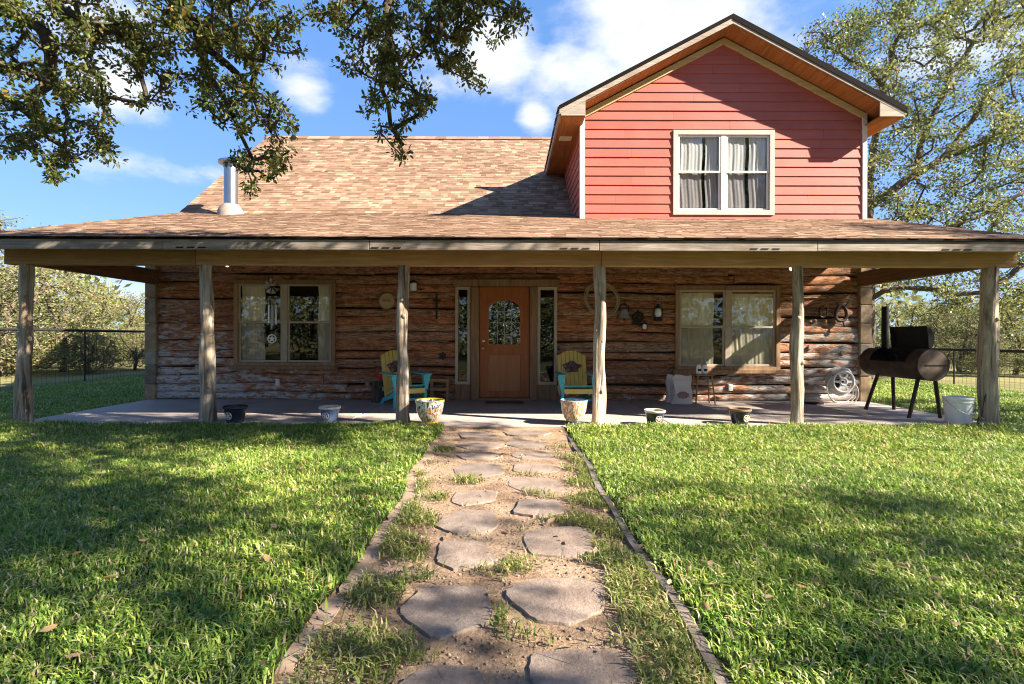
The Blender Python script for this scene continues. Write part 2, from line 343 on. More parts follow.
# ------------------------------------------------------------------ mesh helpers
class MB:
    def __init__(s): s.v = []; s.f = []
    def add(s, vs, fs):
        o = len(s.v); s.v += [Vector(v) for v in vs]; s.f += [tuple(i+o for i in f) for f in fs]; return s
    def box(s, x0, x1, y0, y1, z0, z1, mtx=None):
        vs = [Vector((x, y, z)) for z in (z0, z1) for y in (y0, y1) for x in (x0, x1)]
        if mtx: vs = [mtx @ v for v in vs]
        return s.add(vs, [(0, 2, 3, 1), (4, 5, 7, 6), (0, 1, 5, 4), (2, 6, 7, 3), (0, 4, 6, 2), (1, 3, 7, 5)])
    def prism(s, pts, vec):
        """polygon extruded along vec"""
        n = len(pts); vec = Vector(vec); a = [Vector(p) for p in pts]
        return s.add(a+[p+vec for p in a], [tuple(range(n))[::-1], tuple(range(n, 2*n))]+[(i, (i+1) % n, n+(i+1) % n, n+i) for i in range(n)])
    def bar(s, a, b, w, h, up=(0, 0, 1)):
        a, b = Vector(a), Vector(b); d = (b-a); L = d.length; d.normalize(); up = Vector(up); x = d.cross(up)
        if x.length < 1e-4: x = d.cross(Vector((0, 1, 0)))
        x.normalize(); u = x.cross(d)
        m = Matrix((x, d, u)).transposed().to_4x4(); m.translation = a
        return s.box(-w/2, w/2, 0, L, -h/2, h/2, m)
    def tube(s, pts, r, n=8, cap=True, closed=False):
        pts = [Vector(p) for p in pts]; m = len(pts); rs = r if isinstance(r, (list, tuple)) else [r]*m; o = len(s.v)
        ref = None
        for i, p in enumerate(pts):
            if closed: d = pts[(i+1) % m]-pts[i-1]
            else: d = pts[min(i+1, m-1)]-pts[max(i-1, 0)]
            d.normalize()
            if ref is None: ref = d.orthogonal().normalized()
            x = (ref-d*ref.dot(d)).normalized(); ref = x; y = d.cross(x)
            s.v += [p+(x*math.cos(t)+y*math.sin(t))*rs[i] for t in [2*math.pi*k/n for k in range(n)]]
        for i in range(m if closed else m-1):
            j = (i+1) % m
            s.f += [(o+i*n+k, o+i*n+(k+1) % n, o+j*n+(k+1) % n, o+j*n+k) for k in range(n)]
        if cap and not closed: s.f += [tuple(o+k for k in range(n))[::-1], tuple(o+(m-1)*n+k for k in range(n))]
        return s
    def lathe(s, prof, c=(0, 0, 0), n=28, mtx=None):
        """profile [(r, z)] about z"""
        o = len(s.v); c = Vector(c)
        for r, z in prof:
            for k in range(n):
                t = 2*math.pi*k/n; p = Vector((r*math.cos(t), r*math.sin(t), z))
                s.v.append(c+(mtx @ p if mtx else p))
        for i in range(len(prof)-1):
            s.f += [(o+i*n+k, o+i*n+(k+1) % n, o+(i+1)*n+(k+1) % n, o+(i+1)*n+k) for k in range(n)]
        s.f += [tuple(o+k for k in range(n))[::-1], tuple(o+(len(prof)-1)*n+k for k in range(n))]
        return s
    def ring(s, c, R_, r, nrm=(0, 1, 0), n=32, k=6, sq=1.0):
        nrm = Vector(nrm).normalized(); x = nrm.orthogonal().normalized(); y = nrm.cross(x); c = Vector(c)
        return s.tube([c+x*math.cos(2*math.pi*i/n)*R_+y*math.sin(2*math.pi*i/n)*R_*sq for i in range(n)], r, k, closed=True)
    def build(s, name, mat, parent=None, smooth=False, bevel=0, local=False):
        o_ = wloc(parent) if (parent and not local) else Vector((0, 0, 0))
        me = bpy.data.meshes.new(name); me.from_pydata([tuple(v-o_) for v in s.v], [], s.f); me.validate(); me.update()
        bm = bmesh.new(); bm.from_mesh(me); bmesh.ops.recalc_face_normals(bm, faces=bm.faces[:]); bm.to_mesh(me); bm.free()
        me.materials.append(mat)
        if smooth:
            me.polygons.foreach_set('use_smooth', [True]*len(me.polygons))
            try: me.set_sharp_from_angle(angle=R(smooth if smooth is not True else 40))
            except Exception: pass
        ob = bpy.data.objects.new(name, me); C.objects.link(ob); ob.parent = parent
        if bevel:
            b = ob.modifiers.new('bevel', 'BEVEL'); b.width = bevel; b.segments = 2; b.limit_method = 'ANGLE'; b.angle_limit = R(40)
        return ob
def wloc(o):
    v = Vector((0, 0, 0))
    while o: v = v+o.location; o = o.parent
    return v
def tag(o, label=None, cat=None, group=None, kind=None):
    if label: o['label'] = label
    if cat: o['category'] = cat
    if group: o['group'] = group
    if kind: o['kind'] = kind
    return o
def empty(name, loc, label, cat, group=None, rz=0):
    o = bpy.data.objects.new(name, None); C.objects.link(o); o.location = loc; o.rotation_euler.z = rz; o.empty_display_size = .1
    return tag(o, label, cat, group)
def np_obj(name, V, Fs, mat, parent=None, smooth=False):
    """V (N,3); Fs list of (M,k) index arrays"""
    me = bpy.data.meshes.new(name); o_ = wloc(parent); V = np.asarray(V, float)-np.array(o_)
    me.vertices.add(len(V)); me.vertices.foreach_set('co', V.ravel().astype(np.float32))
    loops = np.concatenate([f.ravel() for f in Fs]).astype(np.int32)
    tot = np.concatenate([np.full(len(f), f.shape[1]) for f in Fs]).astype(np.int32)
    me.loops.add(len(loops)); me.loops.foreach_set('vertex_index', loops)
    me.polygons.add(len(tot)); st = np.concatenate([[0], np.cumsum(tot)[:-1]]).astype(np.int32)
    me.polygons.foreach_set('loop_start', st); me.polygons.foreach_set('loop_total', tot)
    me.update(calc_edges=True); me.validate()
    if smooth: me.polygons.foreach_set('use_smooth', [True]*len(me.polygons))
    me.materials.append(mat); ob = bpy.data.objects.new(name, me); C.objects.link(ob); ob.parent = parent
    return ob

# ------------------------------------------------------------------ setting: ground, slab, path
ZS = 0.06            # slab top
YW = 9.26            # log wall plane
YF = 6.73            # post row
XL, XR = -0.86, 0.71  # path sides
b = MB(); b.box(-600, 600, -600, 600, -.5, -.02); g = b.build('ground', M['ground']); tag(g, kind='structure')
def soil_sheet(name, x0f, x1f, y0, y1, z, n=40):
    bb = MB(); vs = []; fs = []
    for i in range(n+1):
        y = y0+(y1-y0)*i/n
        zz_ = z+.045*min(1, max(0, (y-5.6)/.9))**1.5; vs += [(x0f(y), y, zz_), (x1f(y), y, zz_)]
    for i in range(n): fs.append((2*i, 2*i+1, 2*i+3, 2*i+2))
    return bb.add(vs, fs)
wob = lambda y: .03*math.sin(y*2.3)+.02*math.sin(y*5.1+1)
xl = lambda y: XL+.09*(1-min(max((y-1.7)/5, 0), 1))+wob(y)
xr = lambda y: XR+.5*wob(y+4)
soil = soil_sheet('lawn_soil', lambda y: -11.2, lambda y: xl(y)-.02, -6, 6.55, .018); 
t_ = soil_sheet('s', lambda y: xr(y)+.06, lambda y: 11.4, -6, 6.55, .018); soil.add(t_.v, t_.f)
soil.box(-11.2, -6.65, 6.55, 14.6, -.02, .018); soil.box(6.65, 11.4, 6.55, 14.6, -.02, .018)
o = soil.build('lawn_soil', M['ground']); tag(o, kind='structure')
o = soil_sheet('path', lambda y: xl(y)-.03, lambda y: xr(y)+.06, -3, 6.56, .004).build('path', M['dirt']); tag(o, kind='structure')
b = MB(); 
for x0, x1 in ((-6.62, -2.205), (-2.195, 2.195), (2.205, 6.62)): b.box(x0, x1, 6.56, 9.5, -.1, ZS)
o = b.build('porch_slab', M['concrete'], bevel=.012); tag(o, kind='structure')

# ------------------------------------------------------------------ house
HO = empty('log_house', (0, YW, 0), 'rustic log house with deep front porch, tan shingle roof and red gabled dormer', 'house')
# log wall, cut round the openings
OP = [(-5.02, -3.23, .70, 2.25), (-.97, .90, 0, 2.27), (3.13, 4.98, .66, 2.17)]
def logs():
    mb = MB(); z = ZS-.02; r_ = random.Random(3); k = 0
    while z < 2.72:
        h = r_.uniform(.135, .19); zc = z+h/2; x = -6.5
        cuts = [(a, b_) for a, b_, c, d in OP if c-.05 < zc < d-.04]
        spans = []; cur = -6.5
        for a, b_ in cuts: spans.append((cur, a)); cur = b_
        spans.append((cur, 6.5))
        for (a, b_) in spans:
            pts = [a]
            while b_-pts[-1] > 5.2: pts.append(pts[-1]+r_.uniform(2.4, 4.4))
            pts.append(b_)
            for p, q in zip(pts, pts[1:]):
                flat = r_.uniform(.0, .35) if a > .5 and zc > .8 else (r_.uniform(.1, .5) if zc > .8 else r_.uniform(.5, 1.0))
                n = max(3, int((q-p)/.12)); o = len(mb.v); nn = 12; ph = [r_.uniform(0, 9) for _ in range(6)]
                low = max(0, 1-zc/1.1)
                for i in range(n+1):
                    xx = p+.006+(q-p-.012)*i/n
                    hh = h/2*(.985+.06*math.sin(xx*1.1+ph[0])+.05*math.sin(xx*3.7+ph[1])); dd = (.075+.035*low)*(1+.16*math.sin(xx*1.7+ph[2])+.07*math.sin(xx*5.3+ph[5]))
                    zz = zc+.02*math.sin(xx*.9+ph[3])+.010*math.sin(xx*2.9+ph[4])
                    for t in range(nn):
                        an = math.pi*2*t/nn; ca, sa = math.cos(an), math.sin(an); ex = 2/(1.9+3.4*(1-flat))
                        yy = -math.copysign(abs(ca)**ex, ca)*dd; z_ = math.copysign(abs(sa)**ex, sa)*hh
                        jj = 1+r_.uniform(-.13, .13)
                        mb.v.append(Vector((xx, YW+.085+yy*jj, zz+z_)))
                for i in range(n):
                    for t in range(nn): mb.f.append((o+i*nn+t, o+i*nn+(t+1) % nn, o+(i+1)*nn+(t+1) % nn, o+(i+1)*nn+t))
                mb.f += [tuple(o+t for t in range(nn)), tuple(o+n*nn+t for t in range(nn))]
                # cut knots standing proud on the low logs
        z += h*.97
    return mb
logs().build('log_wall', M['log'], HO, smooth=60)
# branch stubs low on the wall, sealed in the log mesh's look
b = MB()
for kx, kz in ((-6.1, .52), (-6.25, .30), (-5.75, .66), (-5.55, .25), (-5.2, .42), (5.6, 1.05), (6.1, .66), (5.95, .42), (-2.6, .35), (6.2, .95), (5.5, .6)):
    b = MB(); b.lathe([(.04, 0), (.045, .03), (.04, .045)], (kx, YW+.03, kz), 10, Matrix.Rotation(R(90), 3, 'X')); b.build('branch_stub', M['knot'], HO, smooth=True)
rr_ = random.Random(12)          # light reflected in some joints, built as thin pale strips
for x0, x1, z in ((-3.05, -1.15, 1.82), (-2.9, -2.1, 1.42), (-2.2, -1.1, 1.15), (1.1, 2.2, 1.60), (1.3, 3.0, 1.41), (1.9, 2.9, 1.98), (1.0, 1.9, 1.22), (5.15, 5.9, 1.98), (-6.4, -5.2, .98), (-6.2, -5.3, .72), (-3.0, -2.0, .78), (2.2, 3.0, 1.0), (-2.8, -1.9, 1.62)):
    b = MB(); n = 14; q = []
    for i in range(n+1):
        x = x0+(x1-x0)*i/n; q += [(x, YW-.008, z+.010*math.sin(x*2.1)-.002), (x, YW-.006, z+.010*math.sin(x*2.1)+rr_.uniform(.003, .010))]
    b.add(q+[(x, y+.03, zz_) for x, y, zz_ in q], [(2*i, 2*i+2, 2*i+3, 2*i+1) for i in range(n)]+[(2*i+1, 2*i+3, 2*i+3+2*n+2, 2*i+1+2*n+2) for i in range(n)]); b.build('joint_glint', M['glint'], HO)
def shell():
    mb = MB(); y0, y1 = YW+.10, YW+.20; xs = [-6.6]
    cur = -6.6
    for a, b_, c, d in OP:
        mb.box(cur, a, y0, y1, -.05, 3.35); mb.box(a, b_, y0, y1, d, 3.35)
        if c > 0: mb.box(a, b_, y0, y1, -.05, c)
        cur = b_
    mb.box(cur, 6.6, y0, y1, -.05, 3.35)
    return mb
shell().build('chinking', M['chink'], HO)
b = MB()
for sx in (-1, 1):
    b.prism([(sx*6.6, YW+.2, -.05), (sx*6.6, 18.3, -.05), (sx*6.6, 18.3, 3.5), (sx*6.6, 14.2, 6.8), (sx*6.6, 10.4, 3.7), (sx*6.6, YW+.2, 3.3)], (-sx*.15, 0, 0))
b.box(-6.45, 6.45, 18.15, 18.3, -.05, 3.5)
b.build('side_wall', M['chink'], HO)
b = MB(); b.box(-6.44, 6.44, YW+.21, 18.1, 0, .05); b.box(-6.44, 6.44, YW+.21, 18.1, 2.75, 2.8); b.box(-6.44, 6.44, 12.6, 12.7, .05, 2.75)
b.build('interior', M['dark'], HO)
# corner columns of tan blocks
for sx in (-1, 1):
    b = MB(); z = ZS-.02; r_ = random.Random(5+sx)
    while z < 2.6:
        h = r_.uniform(.22, .55); e = r_.uniform(-.012, .012)
        b.box(min(sx*6.49, sx*(6.70+e)), max(sx*6.49, sx*(6.70+e)), YW-.05+e, YW+.2, z+.006, min(z+h, 2.7)); z += h
    b.build('corner_column', M['stone'], HO, bevel=.015)

# ---- roofs
YE, ZE = 6.30, H+1.27       # porch eave (top of shingles)
YT, ZT = 10.4, H+2.58       # change of slope
YR, ZR = 14.2, H+5.68       # ridge
XRAKE = 6.86
def shingles(A, u, v, W, L, rnd, expo=.115, clip=None, tw=(.08, .24)):
    """A lower-left corner, u along, v up the slope (unit), as overlapping wedge tabs"""
    mb = MB(); n = u.cross(v).normalized()
    if n.z < 0: n = -n
    k = 0
    while k*expo < L-.02:
        y0 = k*expo-(.03 if k == 0 else 0); x = 0
        while x < W-.01:
            wd = min(rnd.uniform(*tw), W-x)
            if W-x-wd < .08: wd = W-x
            t = rnd.choice((.007, .0115)); y1 = min(y0+.23, L); yy = y0+rnd.uniform(-.006, .006)
            if clip is None or clip(A+u*(x+wd/2)+v*(y0+.07)):
                a, b_ = A+u*(x+.001)+v*yy, A+u*(x+wd-.001)+v*yy; c, d = A+u*(x+wd-.001)+v*y1, A+u*(x+.001)+v*y1
                f = n*t; e = n*.0004
                mb.add([a+f, b_+f, c+e, d+e, a, b_], [(0, 1, 2, 3), (4, 5, 1, 0)])
            x += wd
        k += 1
    return mb
U = Vector((1, 0, 0))
vp = Vector((0, YT-YE, ZT-ZE)); Lp = vp.length; vp.normalize()
vm = Vector((0, YR-YT, ZR-ZT)); Lm = vm.length; vm.normalize()
rd = random.Random(11)
DX, DW = 3.97, 2.62          # dormer centre, half width of wall
indorm = lambda p: not (DX-DW+.05 < p.x < DX+DW-.05 and p.y > YW+.15)
s_ = shingles(Vector((-XRAKE, YE, ZE)), U, vp, 2*XRAKE, Lp, rd, clip=indorm)
s_.build('porch_roof', M['shingle'], HO)
shingles(Vector((-XRAKE, YT, ZT)), U, vm, 2*XRAKE, Lm, rd, clip=indorm).build('main_roof', M['shingle'], HO)
b = MB()       # decks
nn = Vector((0, -vp.z, vp.y))
def deck(A, u, W, v, L, t, off=.002):
    n = u.cross(v).normalized()
    if n.z < 0: n = -n
    a = A-n*off; return [a, a+u*W, a+u*W+v*L, a+v*L], -n*t
q, e = deck(Vector((-XRAKE+.01, YE+.02, ZE)), U, 2*XRAKE-.02, vp, Lp, .05); b.prism(q, e)
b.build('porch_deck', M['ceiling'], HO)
b = MB(); q, e = deck(Vector((-XRAKE+.01, YT, ZT)), U, 2*XRAKE-.02, vm, Lm, .12, .003); b.prism(q, e)
vb = Vector((0, 18.3-YR, ZT-.2-ZR)); Lb = vb.length; vb.normalize()
b.prism([Vector((-XRAKE, YR, ZR)), Vector((XRAKE, YR, ZR)), Vector((XRAKE, YR, ZR))+vb*Lb, Vector((-XRAKE, YR, ZR))+vb*Lb], (0, 0, -.14))
b.build('main_deck', M['shingle'], HO)
b = MB()
for sx in (-1, 1): b.prism([(0, YR, ZR+.03), (0, YR-.16, ZR-.085), (0, YR-.16, ZR-.098), (0, YR, ZR), (0, YR+.16, ZR-.1), (0, YR+.16, ZR-.08)], (0, 0, 0)) if False else None
x = -XRAKE
while x < XRAKE:
    wd = .3; hgt = rd.uniform(.0, .008)
    b.prism([(x, YR, ZR+.035+hgt), (x, YR-.17, ZR-.095+hgt), (x, YR-.17, ZR-.11+hgt), (x, YR, ZR+.02), (x, YR+.17, ZR-.09), (x, YR+.17, ZR-.08)], (min(wd, XRAKE-x)-.002, 0, 0)); x += wd
b.build('ridge_cap', M['shingle'], HO)
# porch fascia, beam, side beams, posts
b = MB(); x = -XRAKE
for x1 in (-4.35, -1.75, 1.15, 3.9, XRAKE):
    b.box(x, x1-.004, YE+.0, YE+.035, ZE-.165+rd.uniform(-.003, .003), ZE-.035); x = x1
b.build('fascia', M['fascia'], HO, bevel=.006)
b = MB(); b.box(-XRAKE-.01, XRAKE+.01, YE-.022, YE+.02, ZE-.034, ZE-.004); b.build('drip_edge', M['drip'], HO)
b = MB()       # short dark dashes set on the fascia near each post
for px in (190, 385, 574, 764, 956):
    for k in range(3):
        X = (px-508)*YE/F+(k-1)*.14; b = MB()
        b.prism([(X-.05, YE-.003, ZE-.15), (X+.045, YE-.003, ZE-.15), (X+.06, YE-.003, ZE-.13), (X-.035, YE-.003, ZE-.13)], (0, .02, 0)); b.build('dark_dash', M['soot'], HO)
b = MB()
for sx in (-1, 1):
    A = Vector((sx*XRAKE, YE, ZE)); b.prism([A+Vector((0, 0, -.02)), A+vp*Lp+Vector((0, 0, -.02)), A+vp*Lp+Vector((0, 0, -.17)), A+Vector((0, 0, -.17))], (-sx*.03, 0, 0))
    b.build('rake_board', M['fascia'], HO); b = MB()
    A = Vector((sx*XRAKE, YT, ZT)); b.prism([A+Vector((0, 0, -.02)), A+vm*Lm+Vector((0, 0, -.02)), A+vm*Lm+Vector((0, 0, -.19)), A+Vector((0, 0, -.17))], (-sx*.03, 0, 0)); b.build('rake_board', M['fascia'], HO); b = MB()
ZB = H+.965
b = MB(); 
for x0, x1 in ((-6.72, -4.17), (-4.165, 1.24), (1.245, 6.78)): b.box(x0, x1, YF-.07, YF+.07, ZB, ZB+.275)
b.build('porch_beam', M['beam'], HO, bevel=.008)
b = MB()
for sx in (-1, 1):
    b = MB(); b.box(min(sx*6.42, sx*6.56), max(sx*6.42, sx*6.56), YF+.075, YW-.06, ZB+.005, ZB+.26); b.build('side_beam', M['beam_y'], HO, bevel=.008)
b = MB()
for k in range(22):
    X = -6.3+k*.6; b.prism([Vector((X, YE+.1, ZE-.06)), Vector((X, YW+.1, ZE-.06+(YW-YE)*.3195)), Vector((X, YW+.1, ZE-.18+(YW-YE)*.3195)), Vector((X, YE+.1, ZE-.15))], (.045, 0, 0))
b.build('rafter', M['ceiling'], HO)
def post(px, w_px, seed, lean=0):
    r_ = random.Random(seed); X = (px-508)*YF/F; r0 = w_px*YF/F/2*.9; n = 26; k = 18; mb = MB(); o = 0; ph = [r_.uniform(0, 6.3) for _ in range(10)]
    lob = [(r_.choice((2, 3)), r_.uniform(.08, .14), r_.uniform(-.8, .8)), (r_.choice((4, 5)), r_.uniform(.06, .10), r_.uniform(-1.5, 1.5)), (7, .03, r_.uniform(-2, 2))]
    for i in range(n+1):
        t = i/n; z = .03+(ZB-.03)*t; rr = r0*(1.02-.17*t+.06*math.sin(t*7+ph[0])+.04*math.sin(t*17+ph[1])+.15*max(0, .09-t)/.09)
        cx = X+lean*(t-.5)+.010*math.sin(t*4+ph[2])+.008*math.sin(t*11+ph[3]); cy = YF+.012*math.sin(t*5+ph[4])
        for a in range(k):
            an = 2*math.pi*a/k; q = 1
            for j, (m, am, tw) in enumerate(lob): q += am*math.sin(m*an+tw*t*6+ph[5+j])
            q += .035*math.sin(an*3+t*25+ph[8])*math.sin(t*9+ph[9])
            mb.v.append(Vector((cx+rr*q*math.cos(an), cy+rr*q*math.sin(an), z)))
    for i in range(n): mb.f += [(i*k+a, i*k+(a+1) % k, (i+1)*k+(a+1) % k, (i+1)*k+a) for a in range(k)]
    mb.f += [tuple(range(k)), tuple(n*k+a for a in range(k))]
    # a few knots
    for j in range(4):
        t = r_.uniform(.1, .9); an = r_.uniform(3.4, 6.0); z = ZB*t
        c = Vector((X+r0*.9*math.cos(an), YF+r0*.9*math.sin(an), z)); d = Vector((math.cos(an), math.sin(an), .3)).normalized()
        mb.tube([c-d*.03, c+d*.004, c+d*.012], [.04, .028, .014], 8)
    return mb.build('porch_post', M['post'], HO, smooth=50)
for px, wp, sd, ln in ((25, 14, 1, .0), (207, 14, 22, .0), (402.5, 13, 3, .0), (599.5, 14, 14, .0), (797, 14, 5, .0), (989, 17, 6, .0)):
    post(px, wp, sd, ln)

# ---- dormer
DF = 8.85                    # front edge of the dormer roof
ZDR = H+5.74                 # dormer ridge top
EH = 3.07; DS = .532         # half width at eave, slope
zroof = lambda dx: ZDR-DS*abs(dx)
TH = .135
for sx in (-1, 1):
    b = MB(); e0 = Vector((DX, DF, ZDR)); e1 = Vector((DX+sx*EH, DF, zroof(EH)))
    v_ = (e0-e1).normalized(); L_ = (e0-e1).length
    sh = shingles(e1, Vector((0, 1, 0)), v_, YR-DF+.2, L_, rd)
    sh.build('dormer_roof', M['shingle'], HO)
    n_ = Vector((0, 1, 0)).cross(v_).normalized()
    if n_.z < 0: n_ = -n_
    # deck: two layers, the lower one is the soffit wood
    a0, a1 = e0-n_*.003, e1-n_*.003
    b.prism([a0+Vector((0, .01, 0)), a1+Vector((0, .01, 0)), a1-n_*.03+Vector((0, .01, 0)), a0-n_*.03+Vector((0, .01, 0))], (0, YR-DF, 0)); b.build('dormer_deck', M['drip'], HO)
    b = MB(); k0, k1 = Vector((DX, DF+.03, ZDR-.06)), Vector((DX+sx*(EH-.03), DF+.03, zroof(EH-.03)-.06))
    b.prism([k0, k1, k1+Vector((0, 0, -.10)), k0+Vector((0, 0, -.10))], (0, YR-DF-.3, 0)); b.build('soffit', M['soffit'], HO)
    b = MB(); k0, k1 = Vector((DX, DF, ZDR-.045)), Vector((DX+sx*EH, DF, zroof(EH)-.045))          # pale rake fascia
    b.prism([k0, k1, k1+Vector((0, 0, -.095)), k0+Vector((0, 0, -.11))], (0, .028, 0)); b.build('rake_fascia', M['rake'], HO)
    b = MB(); k0, k1 = Vector((DX, DF-.012, ZDR+.012)), Vector((DX+sx*(EH+.01), DF-.012, zroof(EH)+.012))          # dark metal edge
    dt = Vector((0, 0, -.105 if sx > 0 else -.07)); b.prism([k0, k1, k1+dt, k0+dt], (0, .03, 0)); b.build('drip_edge', M['drip'], HO)
    b = MB(); X = DX+sx*EH; b.box(min(X, X-sx*.03), max(X, X-sx*.03), DF+.03, 13, zroof(EH)-.165, zroof(EH)-.03); b.build('eave_fascia', M['rake'], HO)
    b = MB(); X0 = DX+sx*(DW-.01); X1 = X-sx*.03                       # level boxed eave return
    b.box(min(X0, X1), max(X0, X1), DF+.03, 13, zroof(EH)-.168, zroof(EH)-.15); b.build('eave_soffit', M['soffit'], HO)
    b = MB(); k = DX+sx*(EH-.03)                                        # gable return plate
    b.prism([(k, DF+.004, zroof(EH)-.16), (DX+sx*(EH-.46), DF+.004, zroof(EH)-.16), (DX+sx*(EH-.46), DF+.004, zroof(EH-.46)-.15), (k, DF+.004, zroof(EH)-.11)], (0, .024, 0)); b.build('eave_return', M['rake'], HO)
    # frieze board under the soffit on the gable wall
    b = MB(); k0 = Vector((DX, YW-.045, ZDR-.19)); k1 = Vector((DX+sx*(DW+.01), YW-.045, zroof(DW)-.19)); d_ = Vector((0, 0, -.115))
    b.prism([k0, k1, k1+d_, k0+d_], (0, .04, 0)); b.build('frieze_board', M['frieze'], HO)
WX0, WX1, WZ0, WZ1 = 3.04, 4.91, H+2.285, H+3.85
b = MB(); zb = H+2.15; ex = .172; k = 0; rs = random.Random(4)
zlim = lambda z: max(0, (ZDR-.2-z)/DS)
while zb+k*ex < ZDR-.25:
    z0 = zb+k*ex; z1 = z0+ex+.02; h0, h1 = min(DW, zlim(z0)), min(DW, zlim(z1))
    if h0 < .12: break
    segs = [(-h0, h0, -h1, h1)]
    zc = (z0+z1)/2
    if WZ0 < zc < WZ1: segs = [(-h0, WX0-DX+.03, -h1, WX0-DX+.03), (WX1-DX-.03, h0, WX1-DX-.03, h1)]
    out_ = []
    for a, c, a1, c1 in segs:
        if c-a > 3.4 or (c-a > 1.5 and rs.random() < .45):
            m = a+(c-a)*rs.uniform(.3, .7); out_ += [(a, m-.0015, a1, m-.0015), (m+.0015, c, m+.0015, c1)]
        else: out_.append((a, c, a1, c1))
    for a, c, a1, c1 in out_:
        yb, yt = YW-.022+rs.uniform(-.002, .002), YW-.004
        b.add([(DX+a, yb, z0), (DX+c, yb, z0), (DX+c1, yt, z1), (DX+a1, yt, z1), (DX+a, yb+.016, z0), (DX+c, yb+.016, z0)], [(0, 1, 2, 3), (4, 5, 1, 0), (0, 3, 4), (1, 5, 2)])
    k += 1
# the side walls in the same boards
for sx in (-1, 1):
    X = DX+sx*DW
    for k in range(20):
        z0 = zb+k*ex; z1 = z0+ex+.02
        if z1 > zroof(DW): break
        b.add([(X+sx*.02, YW+.0, z0), (X+sx*.02, 13.5, z0), (X+sx*.003, 13.5, z1), (X+sx*.003, YW+.0, z1), (X+sx*.004, YW, z0), (X+sx*.004, 13.5, z0)], [(0, 1, 2, 3), (0, 1, 5, 4)])
b.build('dormer_siding', M['siding'], HO)
b = MB(); y0, y1 = YW+.0, YW+.1       # sheathing round the opening
b.prism([(DX-DW, y0, zb-.3), (WX0, y0, zb-.3), (WX0, y0, zroof(WX0-DX)-.2), (DX-DW, y0, zroof(DW)-.2)], (0, .1, 0))
b.prism([(WX1, y0, zb-.3), (DX+DW, y0, zb-.3), (DX+DW, y0, zroof(DW)-.2), (WX1, y0, zroof(WX1-DX)-.2)], (0, .1, 0))
b.prism([(WX0, y0, WZ1), (WX1, y0, WZ1), (WX1, y0, zroof(WX1-DX)-.2), (DX, y0, ZDR-.2), (WX0, y0, zroof(WX0-DX)-.2)], (0, .1, 0))
b.box(WX0, WX1, y0, y1, zb-.3, WZ0)
for sx in (-1, 1): b.box(min(DX+sx*DW, DX+sx*(DW-.1)), max(DX+sx*DW, DX+sx*(DW-.1)), y1, 13.6, zb-.3, zroof(DW)-.15)
b.build('sheathing', M['chink'], HO)
b = MB(); b.box(DX-DW+.1, DX+DW-.1, 10.6, 10.65, zb-.2, ZDR-.8); b.box(DX-DW+.1, DX+DW-.1, YW+.1, 10.6, WZ0-.5, WZ0-.45); b.build('dormer_room', M['dark'], HO)
for sx in (-1, 1):
    b = MB(); X = DX+sx*DW; b.box(min(X+sx*.03, X-sx*.055), max(X+sx*.03, X-sx*.055), YW-.035, YW-.001, zb, zroof(DW)-.17)
    b.box(min(X+sx*.03, X+sx*.004), max(X+sx*.03, X+sx*.004), YW, YW+.09, zb, zroof(DW)-.17)
    b.build('corner_board', M['corner'], HO, bevel=.003)
b = MB(); b.box(DX-EH+.10, DX-EH+.34, 9.75, 9.95, zroof(EH)-.182, zroof(EH)-.168); b.build('soffit_vent', M['corner'], HO)

# ---- windows
def frame_ring(mb, x0, x1, z0, z1, t, y0, y1):
    mb.box(x0, x1, y0, y1, z1-t, z1); mb.box(x0, x1, y0, y1, z0, z0+t); mb.box(x0, x0+t, y0, y1, z0+t, z1-t); mb.box(x1-t, x1, y0, y1, z0+t, z1-t)
def curtain_mb(x0, x1, z0, z1, y, amp=.02, per=.11):
    mb = MB(); q1, q2, q3 = [random.uniform(0, 6) for _ in range(3)]; n = max(8, int((x1-x0)/.012)); 
    vs = []; 
    for j in range(9):
        t = j/8
        for i in range(n+1):
            x = x0+(x1-x0)*i/n; ph = .7*math.sin(j*.6)
            vs.append((x+.012*math.sin(j*1.1), y+amp*(.6*math.sin(2*math.pi*(x-x0)/per*(1+.25*math.sin(x*5+q1))+ph)+.35*math.sin(2*math.pi*(x-x0)/(per*.53)+q2-.3*j)+.5*math.sin((x-x0)*9+q3+.25*j)), z1+(z0-z1)*t))
    fs = [(j*(n+1)+i, j*(n+1)+i+1, (j+1)*(n+1)+i+1, (j+1)*(n+1)+i) for j in range(8) for i in range(n)]
    return mb.add(vs, fs)
